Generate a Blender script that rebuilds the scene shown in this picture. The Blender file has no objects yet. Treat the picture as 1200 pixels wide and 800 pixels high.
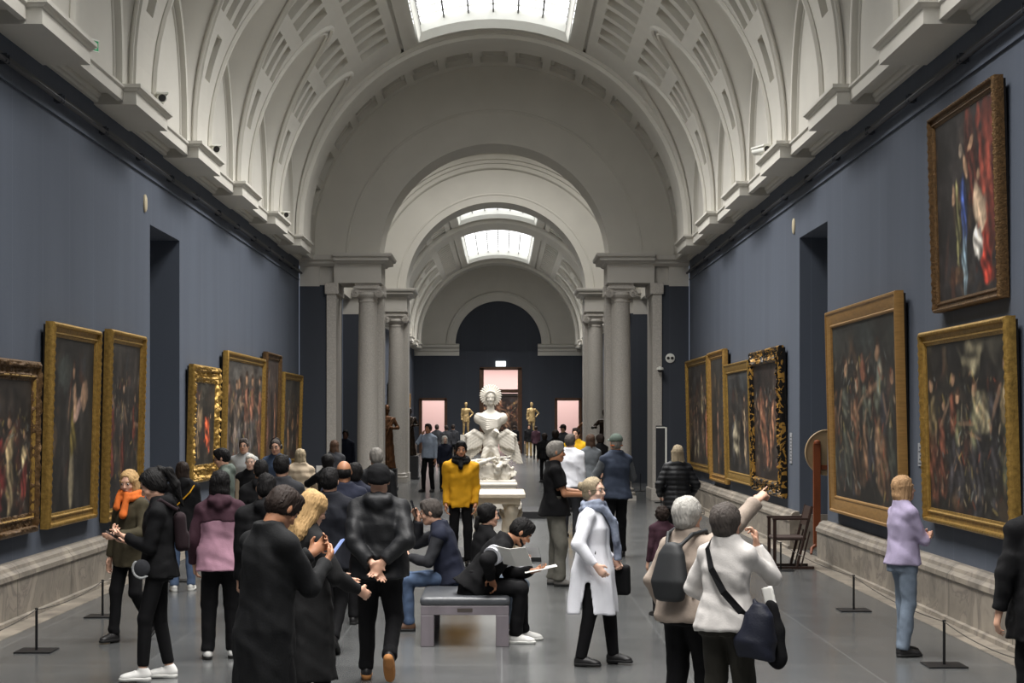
import bpy, math, random
import numpy as np
from mathutils import Matrix, Vector
D = bpy.data
COL = bpy.context.scene.collection
pi = math.pi
sin, cos, rad = math.sin, math.cos, math.radians
F = 2100.0
CAMH = 2.1

# ---------------------------------------------------------------- materials
def srgb(c):
    return tuple(((x/12.92) if x <= 0.04045 else ((x+0.055)/1.055)**2.4) for x in c)
def hexc(r, g, b):
    return srgb((r/255.0, g/255.0, b/255.0))
_M = {}
def mat(name, col, rough=0.7, metal=0.0, var=0.0, scale=6.0, bump=0.0, bscale=40.0, emit=None, estr=0.0, stretch=None, spec=0.5, sheen=0.0, detail=3.0):
    """procedural principled material; colour varies by +-var with noise, optional bump"""
    if name in _M: return _M[name]
    m = D.materials.new(name); m.use_nodes = True
    nt = m.node_tree; n = nt.nodes; l = nt.links
    b = n['Principled BSDF']
    b.inputs['Roughness'].default_value = rough
    b.inputs['Metallic'].default_value = metal
    b.inputs['Specular IOR Level'].default_value = spec
    if sheen: b.inputs['Sheen Weight'].default_value = sheen
    tc = n.new('ShaderNodeTexCoord')
    mp = n.new('ShaderNodeMapping'); l.new(tc.outputs['Object'], mp.inputs['Vector'])
    if stretch: mp.inputs['Scale'].default_value = stretch
    nz = n.new('ShaderNodeTexNoise'); nz.inputs['Scale'].default_value = scale; nz.inputs['Detail'].default_value = detail
    l.new(mp.outputs['Vector'], nz.inputs['Vector'])
    rp = n.new('ShaderNodeValToRGB')
    lo = tuple(max(0, c*(1-var)) for c in col); hi = tuple(min(1, c*(1+var)) for c in col)
    rp.color_ramp.elements[0].position = 0.3; rp.color_ramp.elements[0].color = (*lo, 1)
    rp.color_ramp.elements[1].position = 0.7; rp.color_ramp.elements[1].color = (*hi, 1)
    l.new(nz.outputs['Fac'], rp.inputs['Fac']); l.new(rp.outputs['Color'], b.inputs['Base Color'])
    if bump:
        n2 = n.new('ShaderNodeTexNoise'); n2.inputs['Scale'].default_value = bscale; n2.inputs['Detail'].default_value = 4
        l.new(mp.outputs['Vector'], n2.inputs['Vector'])
        bp = n.new('ShaderNodeBump'); bp.inputs['Strength'].default_value = bump; bp.inputs['Distance'].default_value = 0.02
        l.new(n2.outputs['Fac'], bp.inputs['Height']); l.new(bp.outputs['Normal'], b.inputs['Normal'])
    if emit:
        b.inputs['Emission Color'].default_value = (*emit, 1); b.inputs['Emission Strength'].default_value = estr
    _M[name] = m
    return m

# ---------------------------------------------------------------- mesh builder
class MB:
    def __init__(s): s.v = []; s.f = []; s.mi = []
    def add(s, vs, fs, mi=0):
        o = len(s.v); s.v.extend([tuple(v) for v in vs]); s.f.extend([tuple(i+o for i in f) for f in fs]); s.mi.extend([mi]*len(fs)); return o
    def quad(s, a, b, c, d, mi=0): s.add([a, b, c, d], [(0, 1, 2, 3)], mi)
    def box(s, x0, x1, y0, y1, z0, z1, mi=0):
        v = [(x0,y0,z0),(x1,y0,z0),(x1,y1,z0),(x0,y1,z0),(x0,y0,z1),(x1,y0,z1),(x1,y1,z1),(x0,y1,z1)]
        s.add(v, [(0,3,2,1),(4,5,6,7),(0,1,5,4),(1,2,6,5),(2,3,7,6),(3,0,4,7)], mi)
    def grid(s, P, closed_u=False, closed_v=False, mi=0):
        """P[i][j] points"""
        nu = len(P); nv = len(P[0]); o = len(s.v)
        for r in P: s.v.extend([tuple(p) for p in r])
        for i in range(nu if closed_u else nu-1):
            for j in range(nv if closed_v else nv-1):
                a = o+i*nv+j; b = o+((i+1)%nu)*nv+j; c = o+((i+1)%nu)*nv+(j+1)%nv; d = o+i*nv+(j+1)%nv
                s.f.append((a, b, c, d)); s.mi.append(mi)
    def tube(s, pts, r, n=8, mi=0, caps=True, closed=False):
        pts = [Vector(p) for p in pts]; rs = r if isinstance(r, (list, tuple)) else [r]*len(pts)
        rings = []; up = None
        for i, p in enumerate(pts):
            t = (pts[min(i+1, len(pts)-1)]-pts[max(i-1, 0)])
            if closed: t = pts[(i+1) % len(pts)]-pts[i-1]
            t = t.normalized() if t.length > 1e-9 else Vector((0, 0, 1))
            if up is None: up = Vector((0, 0, 1)) if abs(t.z) < 0.9 else Vector((1, 0, 0))
            a = t.cross(up)
            if a.length < 1e-6: a = t.orthogonal()
            a.normalize(); b = a.cross(t).normalized(); up = b
            rings.append([p+(a*cos(2*pi*k/n)+b*sin(2*pi*k/n))*rs[i] for k in range(n)])
        o = len(s.v)
        s.grid(rings, closed_u=closed, closed_v=True, mi=mi)
        if caps and not closed:
            s.f.append(tuple(o+k for k in range(n))[::-1]); s.mi.append(mi)
            e = o+(len(pts)-1)*n; s.f.append(tuple(e+k for k in range(n))); s.mi.append(mi)
    def lathe(s, prof, cx=0, cy=0, n=32, mi=0):
        """prof: list of (r,z)"""
        s.grid([[(cx+r*cos(2*pi*k/n), cy+r*sin(2*pi*k/n), z) for k in range(n)] for r, z in prof], closed_v=True, mi=mi)
    def sweep(s, prof, path, mi=0):
        """prof points mapped along path list of functions"""
        s.grid([[fn(p) for p in prof] for fn in path], mi=mi)
    def build(s, name, m, parent=None, smooth=False, bevel=0.0, loc=None, angle=40):
        me = D.meshes.new(name)
        v = s.v
        if loc is not None: v = [(a-loc[0], b-loc[1], c-loc[2]) for a, b, c in v]
        me.from_pydata(v, [], s.f)
        ms = m if isinstance(m, (list, tuple)) else [m]
        for x in ms: me.materials.append(x)
        if len(ms) > 1: me.polygons.foreach_set('material_index', s.mi)
        if smooth:
            me.polygons.foreach_set('use_smooth', [True]*len(me.polygons))
            if smooth != 'all':
                me.set_sharp_from_angle(angle=rad(angle))
        me.update()
        o = D.objects.new(name, me); COL.objects.link(o)
        if parent is not None: o.parent = parent
        if loc is not None: o.location = loc
        if bevel:
            bm = o.modifiers.new('bevel', 'BEVEL'); bm.width = bevel; bm.segments = 2; bm.limit_method = 'ANGLE'; bm.angle_limit = rad(40)
        return o

def tag(o, label=None, cat=None, group=None, kind=None):
    if label: o['label'] = label
    if cat: o['category'] = cat
    if group: o['group'] = group
    if kind: o['kind'] = kind
    return o
def struct(o): o['kind'] = 'structure'; return o
def empty(name, loc, rz=0.0, label=None, cat=None, group=None):
    o = D.objects.new(name, None); COL.objects.link(o); o.location = loc; o.rotation_euler = (0, 0, rz)
    o.empty_display_size = 0.2
    tag(o, label, cat, group); return o

# ---------------------------------------------------------------- implicit surfaces
def npv(a): return np.array(a, dtype=np.float32)
def rotm(yaw=0, pitch=0, roll=0):
    """columns: right, forward, up.  pitch>0 leans forward (top moves +y), yaw>0 turns left, roll>0 tilts to the right"""
    cy, sy = cos(rad(yaw)), sin(rad(yaw)); cp, sp = cos(rad(-pitch)), sin(rad(-pitch)); cr, sr = cos(rad(roll)), sin(rad(roll))
    Rz = np.array([[cy, -sy, 0], [sy, cy, 0], [0, 0, 1]]); Rx = np.array([[1, 0, 0], [0, cp, -sp], [0, sp, cp]]); Ry = np.array([[cr, 0, sr], [0, 1, 0], [-sr, 0, cr]])
    return (Rz @ Rx @ Ry).astype(np.float32)
class Field:
    def __init__(s, lo, hi, h):
        s.lo = npv(lo); s.h = h
        s.n = [max(4, int(math.ceil((hi[i]-lo[i])/h))+1) for i in range(3)]
        s.ax = [s.lo[i]+np.arange(s.n[i], dtype=np.float32)*h for i in range(3)]
        s.v = np.full(s.n, 0.25, dtype=np.float32)
    def sub(s, lo, hi, m):
        sl = []
        for i in range(3):
            a = int(math.floor((lo[i]-m-s.lo[i])/s.h)); b = int(math.ceil((hi[i]+m-s.lo[i])/s.h))+1
            a = max(0, a); b = min(s.n[i], b)
            if b <= a: return None, None
            sl.append(slice(a, b))
        X = s.ax[0][sl[0]][:, None, None]; Y = s.ax[1][sl[1]][None, :, None]; Z = s.ax[2][sl[2]][None, None, :]
        return tuple(sl), (X, Y, Z)
    def put(s, lo, hi, fn, k=0.02, op='add'):
        m = k+2.5*s.h
        sl, P = s.sub(lo, hi, m)
        if sl is None: return
        d = fn(*P); a = s.v[sl]
        if op == 'add':
            h = np.clip(0.5+0.5*(a-d)/k, 0, 1); s.v[sl] = a*(1-h)+d*h-k*h*(1-h)
        elif op == 'cut':
            d = -d; h = np.clip(0.5-0.5*(a-d)/k, 0, 1); s.v[sl] = a*(1-h)+d*h+k*h*(1-h)
    def cap(s, a, b, ra, rb=None, k=0.02, op='add', flat=None):
        rb = ra if rb is None else rb
        a = npv(a); b = npv(b); r = max(ra, rb); ab = b-a; L = float(ab@ab)+1e-9
        if flat is not None: nn = npv(flat[0]); nn = nn/np.linalg.norm(nn); ff = flat[1]-1
        def fn(X, Y, Z):
            x = X-a[0]; y = Y-a[1]; z = Z-a[2]
            t = np.clip((x*ab[0]+y*ab[1]+z*ab[2])/L, 0, 1)
            x = x-t*ab[0]; y = y-t*ab[1]; z = z-t*ab[2]
            q = x*x+y*y+z*z
            if flat is not None:
                w = x*nn[0]+y*nn[1]+z*nn[2]; q = q+w*w*(ff*ff+2*ff)
                return (np.sqrt(q)-(ra+(rb-ra)*t))/(1+0.4*ff)
            return np.sqrt(q)-(ra+(rb-ra)*t)
        s.put(np.minimum(a, b)-r, np.maximum(a, b)+r, fn, k, op)
    def chain(s, pts, rs, k=0.02, **kw):
        for i in range(len(pts)-1): s.cap(pts[i], pts[i+1], rs[i], rs[i+1], k, **kw)
    def ell(s, c, r, R=None, k=0.02, op='add'):
        c = npv(c); r = npv(r); R = np.eye(3, dtype=np.float32) if R is None else npv(R)
        m = max(r)
        def fn(X, Y, Z):
            x = X-c[0]; y = Y-c[1]; z = Z-c[2]
            q = [R[0, i]*x+R[1, i]*y+R[2, i]*z for i in range(3)]
            k0 = np.sqrt(sum((q[i]/r[i])**2 for i in range(3))); k1 = np.sqrt(sum((q[i]/(r[i]*r[i]))**2 for i in range(3)))+1e-6
            return k0*(k0-1)/k1
        s.put(c-m, c+m, fn, k, op)
    def box(s, c, half, R=None, rr=0.01, k=0.01, op='add'):
        c = npv(c); hf = npv(half)-rr; R = np.eye(3, dtype=np.float32) if R is None else npv(R)
        m = float(np.linalg.norm(half))
        def fn(X, Y, Z):
            x = X-c[0]; y = Y-c[1]; z = Z-c[2]
            q = [np.abs(R[0, i]*x+R[1, i]*y+R[2, i]*z)-hf[i] for i in range(3)]
            return np.sqrt(sum(np.maximum(u, 0)**2 for u in q))+np.minimum(np.maximum(np.maximum(q[0], q[1]), q[2]), 0)-rr
        s.put(c-m, c+m, fn, k, op)
    def loft(s, O, R, st, k=0.03, op='add', pw=2.3, rr=0.0, wave=None):
        """st: (z, cx, cy, rx, ry) sorted by z in the local frame; wave=(amp, n, phase): radial pleats growing to the low end"""
        O = npv(O); R = npv(R); st = sorted(st); Zs = [q[0] for q in st]; arr = np.array(st, dtype=np.float32)
        rm = float(max(arr[:, 3].max(), arr[:, 4].max())+max(abs(arr[:, 1]).max(), abs(arr[:, 2]).max()))
        e0 = O+R[:, 2]*Zs[0]; e1 = O+R[:, 2]*Zs[-1]
        def fn(X, Y, Z):
            x = X-O[0]; y = Y-O[1]; z = Z-O[2]
            q = [R[0, i]*x+R[1, i]*y+R[2, i]*z for i in range(3)]
            w = q[2]
            g = [np.interp(w, arr[:, 0], arr[:, i]).astype(np.float32) for i in (1, 2, 3, 4)]
            u = np.abs(q[0]-g[0]); v = np.abs(q[1]-g[1])
            rx, ry = g[2], g[3]
            if wave:
                an = np.arctan2(q[1]-g[1], q[0]-g[0]); t = np.clip((Zs[-1]-w)/(Zs[-1]-Zs[0]), 0, 1)
                f = 1+wave[0]*t*np.sin(an*wave[1]+wave[2]+2*w); rx = rx*f; ry = ry*f
            kk = ((u/rx)**pw+(v/ry)**pw)**(1/pw)
            d = (kk-1)*np.minimum(rx, ry)
            e = np.maximum(w-Zs[-1], Zs[0]-w)
            if rr: return np.sqrt(np.maximum(d+rr, 0)**2+np.maximum(e+rr, 0)**2)+np.minimum(np.maximum(d, e)+rr, 0)-rr
            return np.maximum(d, e)
        s.put(np.minimum(e0, e1)-rm, np.maximum(e0, e1)+rm, fn, k, op)
    def plane_cut(s, p, n, k=0.005):
        """remove what lies on the side n points to"""
        p = npv(p); n = npv(n); n = n/np.linalg.norm(n)
        X = s.ax[0][:, None, None]; Y = s.ax[1][None, :, None]; Z = s.ax[2][None, None, :]
        d = (X-p[0])*n[0]+(Y-p[1])*n[1]+(Z-p[2])*n[2]
        s.v = np.maximum(s.v, d)
    def noise(s, amp, f=18.0, seed=0, stretch=(1, 1, 1), ridge=False):
        rs = np.random.RandomState(seed); X = s.ax[0][:, None, None]*stretch[0]; Y = s.ax[1][None, :, None]*stretch[1]; Z = s.ax[2][None, None, :]*stretch[2]
        p = rs.rand(12)*6.28
        wx = np.sin(Y*f*.6+Z*f*.5+p[0]); wy = np.sin(Z*f*.7+X*f*.4+p[1]); wz = np.sin(X*f*.6+Y*f*.5+p[2])
        q = np.sin(X*f+1.3*wy+p[3])*np.sin(Y*f*.9+1.3*wz+p[4])+np.sin(Z*f*.8+X*f*.5+1.5*wx+p[5])*.8
        if ridge: q = 1-np.abs(q)
        s.v += (amp*q).astype(np.float32)
    def mesh(s, smooth=1):
        v = s.v.copy()
        v[0], v[-1] = np.maximum(v[0], 1e-4), np.maximum(v[-1], 1e-4); v[:, 0] = np.maximum(v[:, 0], 1e-4); v[:, -1] = np.maximum(v[:, -1], 1e-4)
        v[:, :, 0] = np.maximum(v[:, :, 0], 1e-4); v[:, :, -1] = np.maximum(v[:, :, -1], 1e-4)
        ins = v < 0
        nx, ny, nz = v.shape
        c = np.zeros((nx-1, ny-1, nz-1), dtype=np.int8)
        for i in (0, 1):
            for j in (0, 1):
                for k in (0, 1): c += ins[i:nx-1+i, j:ny-1+j, k:nz-1+k]
        act = np.argwhere((c > 0) & (c < 8))
        if len(act) == 0: return np.zeros((0, 3)), np.zeros((0, 4), int)
        idx = np.full(c.shape, -1, dtype=np.int64); idx[act[:, 0], act[:, 1], act[:, 2]] = np.arange(len(act))
        acc = np.zeros((len(act), 3)); cnt = np.zeros(len(act))
        cor = [(i, j, k) for i in (0, 1) for j in (0, 1) for k in (0, 1)]
        for a in cor:
            for ax in range(3):
                if a[ax] == 1: continue
                b = list(a); b[ax] = 1
                va = v[act[:, 0]+a[0], act[:, 1]+a[1], act[:, 2]+a[2]]; vb = v[act[:, 0]+b[0], act[:, 1]+b[1], act[:, 2]+b[2]]
                m = (va < 0) != (vb < 0)
                t = np.where(m, va/np.where(m, va-vb, 1), 0)
                p = np.array(a, float)[None, :]+t[:, None]*(np.array(b)-np.array(a))[None, :]
                acc += p*m[:, None]; cnt += m
        V = (act+acc/cnt[:, None])*s.h+s.lo[None, :]
        Fs = []
        for ax in range(3):
            sl0 = [slice(None)]*3; sl1 = [slice(None)]*3; sl0[ax] = slice(0, -1); sl1[ax] = slice(1, None)
            e = np.argwhere(ins[tuple(sl0)] != ins[tuple(sl1)])
            o1, o2 = [(1, 2), (2, 0), (0, 1)][ax]
            ok = (e[:, o1] > 0) & (e[:, o2] > 0) & (e[:, o1] < s.n[o1]-1) & (e[:, o2] < s.n[o2]-1)
            e = e[ok]
            q = []
            for da, db in ((-1, -1), (0, -1), (0, 0), (-1, 0)):
                g = e.copy(); g[:, o1] += da; g[:, o2] += db; q.append(idx[g[:, 0], g[:, 1], g[:, 2]])
            q = np.stack(q, 1)
            fl = ins[e[:, 0], e[:, 1], e[:, 2]]
            q[~fl] = q[~fl][:, ::-1]
            Fs.append(q)
        Fq = np.concatenate(Fs)
        Fq = Fq[(Fq >= 0).all(1)]
        for _ in range(smooth):
            S = np.zeros_like(V); N = np.zeros(len(V))
            for i in range(4):
                a = Fq[:, i]; b = Fq[:, (i+1) % 4]
                for ax in range(3): S[:, ax] += np.bincount(a, V[b, ax], len(V))+np.bincount(b, V[a, ax], len(V))
                N += np.bincount(a, minlength=len(V))+np.bincount(b, minlength=len(V))
            V = V*0.5+0.5*S/np.maximum(N, 1)[:, None]
        return V, Fq
    def build(s, name, m, parent=None, loc=None, smooth=1, colors=None):
        V, Fq = s.mesh(smooth)
        if loc is not None: V = V-np.array(loc)[None, :]
        me = D.meshes.new(name)
        me.vertices.add(len(V)); me.vertices.foreach_set('co', V.astype(np.float32).ravel())
        me.loops.add(len(Fq)*4); me.loops.foreach_set('vertex_index', Fq.ravel().astype(np.int32))
        me.polygons.add(len(Fq)); me.polygons.foreach_set('loop_start', (np.arange(len(Fq))*4).astype(np.int32))
        me.polygons.foreach_set('use_smooth', [True]*len(Fq))
        me.update(calc_edges=True)
        me.materials.append(m)
        o = D.objects.new(name, me); COL.objects.link(o)
        if parent is not None: o.parent = parent
        if loc is not None: o.location = loc
        return o
# ---------------------------------------------------------------- building materials
def wall_mat(name, col):
    m = D.materials.new(name); m.use_nodes = True; nt = m.node_tree; n = nt.nodes; l = nt.links; b = n['Principled BSDF']
    b.inputs['Roughness'].default_value = 0.85; b.inputs['Specular IOR Level'].default_value = 0.25
    tc = n.new('ShaderNodeTexCoord'); sp = n.new('ShaderNodeSeparateXYZ'); l.new(tc.outputs['Object'], sp.inputs[0])
    nz = n.new('ShaderNodeTexNoise'); nz.inputs['Scale'].default_value = 0.9; nz.inputs['Detail'].default_value = 4
    mp = n.new('ShaderNodeMapping'); mp.inputs['Scale'].default_value = (1, 2.0, .25); l.new(tc.outputs['Object'], mp.inputs[0]); l.new(mp.outputs[0], nz.inputs['Vector'])
    ad = n.new('ShaderNodeMath'); ad.operation = 'ADD'; l.new(sp.outputs['X'], ad.inputs[0]); l.new(sp.outputs['Y'], ad.inputs[1])
    pp = n.new('ShaderNodeMath'); pp.operation = 'PINGPONG'; pp.inputs[1].default_value = 0.62; l.new(ad.outputs[0], pp.inputs[0])
    lt = n.new('ShaderNodeMath'); lt.operation = 'LESS_THAN'; lt.inputs[1].default_value = 0.008; l.new(pp.outputs[0], lt.inputs[0])
    rp = n.new('ShaderNodeValToRGB'); rp.color_ramp.elements[0].position = .3; rp.color_ramp.elements[1].position = .7
    rp.color_ramp.elements[0].color = (*[c*.93 for c in col], 1); rp.color_ramp.elements[1].color = (*[c*1.07 for c in col], 1)
    l.new(nz.outputs['Fac'], rp.inputs[0])
    mx = n.new('ShaderNodeMixRGB'); mx.blend_type = 'MULTIPLY'; mx.inputs[2].default_value = (1.22, 1.22, 1.22, 1)
    l.new(lt.outputs[0], mx.inputs[0]); l.new(rp.outputs[0], mx.inputs[1]); l.new(mx.outputs[0], b.inputs['Base Color'])
    n2 = n.new('ShaderNodeTexNoise'); n2.inputs['Scale'].default_value = 60; l.new(tc.outputs['Object'], n2.inputs['Vector'])
    bp = n.new('ShaderNodeBump'); bp.inputs['Strength'].default_value = .15; bp.inputs['Distance'].default_value = .01
    l.new(n2.outputs['Fac'], bp.inputs['Height']); l.new(bp.outputs[0], b.inputs['Normal'])
    return m
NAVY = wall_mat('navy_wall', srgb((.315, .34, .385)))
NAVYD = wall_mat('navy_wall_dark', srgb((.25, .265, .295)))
PLASTER = mat('plaster', srgb((.78, .768, .733)), rough=.8, var=.03, scale=1.5, bump=.05, bscale=30)
PLASTER2 = mat('plaster_grey', srgb((.74, .725, .695)), rough=.8, var=.03, scale=1.5)
STONEG = mat('grey_granite', srgb((.72, .70, .67)), rough=.55, var=.16, scale=38, detail=6)
def floor_mat():
    m = D.materials.new('floor_stone'); m.use_nodes = True; nt = m.node_tree; n = nt.nodes; l = nt.links; b = n['Principled BSDF']
    tc = n.new('ShaderNodeTexCoord'); sp = n.new('ShaderNodeSeparateXYZ'); l.new(tc.outputs['Object'], sp.inputs[0])
    def joint(ax, per, w):
        pp = n.new('ShaderNodeMath'); pp.operation = 'PINGPONG'; pp.inputs[1].default_value = per/2; l.new(sp.outputs[ax], pp.inputs[0])
        lt = n.new('ShaderNodeMath'); lt.operation = 'LESS_THAN'; lt.inputs[1].default_value = w; l.new(pp.outputs[0], lt.inputs[0]); return lt
    jx, jy = joint('X', 1.52, .006), joint('Y', 1.9, .009)
    mxj = n.new('ShaderNodeMath'); mxj.operation = 'MAXIMUM'; l.new(jx.outputs[0], mxj.inputs[0]); l.new(jy.outputs[0], mxj.inputs[1])
    # slab-to-slab tone
    fl = []
    for ax, per in (('X', 1.52), ('Y', 1.9)):
        dv = n.new('ShaderNodeMath'); dv.operation = 'DIVIDE'; dv.inputs[1].default_value = per; l.new(sp.outputs[ax], dv.inputs[0])
        f_ = n.new('ShaderNodeMath'); f_.operation = 'FLOOR'; l.new(dv.outputs[0], f_.inputs[0]); fl.append(f_)
    cb = n.new('ShaderNodeCombineXYZ'); l.new(fl[0].outputs[0], cb.inputs[0]); l.new(fl[1].outputs[0], cb.inputs[1])
    wn = n.new('ShaderNodeTexWhiteNoise'); l.new(cb.outputs[0], wn.inputs['Vector'])
    nz = n.new('ShaderNodeTexNoise'); nz.inputs['Scale'].default_value = 1.3; nz.inputs['Detail'].default_value = 5; nz.inputs['Roughness'].default_value = .6
    of = n.new('ShaderNodeVectorMath'); of.inputs[1].default_value = (0, 0, 3.37); l.new(tc.outputs['Object'], of.inputs[0]); l.new(of.outputs[0], nz.inputs['Vector'])
    a1 = n.new('ShaderNodeMath'); a1.operation = 'MULTIPLY_ADD'; a1.inputs[1].default_value = .22; a1.inputs[2].default_value = .66; l.new(wn.outputs['Value'], a1.inputs[0])
    a2 = n.new('ShaderNodeMath'); a2.operation = 'MULTIPLY_ADD'; a2.inputs[1].default_value = .48; l.new(nz.outputs['Fac'], a2.inputs[0]); l.new(a1.outputs[0], a2.inputs[2])
    c = srgb((.345, .35, .35)); v = n.new('ShaderNodeVectorMath'); v.operation = 'SCALE'; v.inputs[0].default_value = c; l.new(a2.outputs[0], v.inputs['Scale'])
    mx = n.new('ShaderNodeMixRGB'); mx.inputs[2].default_value = (*[x*1.7 for x in c], 1); l.new(mxj.outputs[0], mx.inputs[0]); l.new(v.outputs[0], mx.inputs[1]); l.new(mx.outputs[0], b.inputs['Base Color'])
    r = n.new('ShaderNodeMath'); r.operation = 'MULTIPLY_ADD'; r.inputs[1].default_value = .10; r.inputs[2].default_value = .16; l.new(nz.outputs['Fac'], r.inputs[0]); l.new(r.outputs[0], b.inputs['Roughness'])
    b.inputs['Specular IOR Level'].default_value = .6
    return m
def marble_mat():
    m = D.materials.new('plinth_marble'); m.use_nodes = True; nt = m.node_tree; n = nt.nodes; l = nt.links; b = n['Principled BSDF']
    tc = n.new('ShaderNodeTexCoord'); nz = n.new('ShaderNodeTexNoise'); nz.inputs['Scale'].default_value = 1.6; nz.inputs['Detail'].default_value = 9; nz.inputs['Distortion'].default_value = 1.4
    l.new(tc.outputs['Object'], nz.inputs['Vector'])
    rp = n.new('ShaderNodeValToRGB'); e = rp.color_ramp.elements; e[0].position = .3; e[0].color = (*srgb((.40, .375, .345)), 1); e[1].position = .72; e[1].color = (*srgb((.62, .585, .53)), 1)
    x = e.new(.5); x.color = (*srgb((.53, .50, .455)), 1); x = e.new(.53); x.color = (*srgb((.44, .41, .38)), 1); x = e.new(.56); x.color = (*srgb((.55, .515, .47)), 1)
    l.new(nz.outputs['Fac'], rp.inputs[0])
    sp = n.new('ShaderNodeSeparateXYZ'); l.new(tc.outputs['Object'], sp.inputs[0])
    pp = n.new('ShaderNodeMath'); pp.operation = 'PINGPONG'; pp.inputs[1].default_value = 1.15; l.new(sp.outputs['Y'], pp.inputs[0])
    lt = n.new('ShaderNodeMath'); lt.operation = 'LESS_THAN'; lt.inputs[1].default_value = 0.012; l.new(pp.outputs[0], lt.inputs[0])
    mx = n.new('ShaderNodeMixRGB'); mx.inputs[2].default_value = (*srgb((.33, .31, .28)), 1); l.new(lt.outputs[0], mx.inputs[0]); l.new(rp.outputs[0], mx.inputs[1])
    l.new(mx.outputs[0], b.inputs['Base Color']); b.inputs['Roughness'].default_value = .4
    return m
FLOORM = floor_mat(); MARBLE = marble_mat()
GLASS = mat('skylight_glass', (.9, .9, .9), emit=(0.97, .98, 1.0), estr=2.4)
DARKBAR = mat('dark_bar', srgb((.25, .25, .25)), rough=.5)
WHITE = mat('white_paint', srgb((.9, .9, .87)), rough=.6)
IRON = mat('black_iron', srgb((.10, .10, .105)), rough=.45, metal=.3)

XC, HW, R, ZC, B = -0.19, 4.935, 4.54, 6.45, 4.61
XL, XR = XC-HW, XC+HW
TT = 3.22; SK = rad(67.6)
W0 = 1.58
def wlun(th):
    s = sin(th)*R/TT
    return W0*math.sqrt(max(0, 1-s*s)) if s < 1 else 0.0

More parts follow.
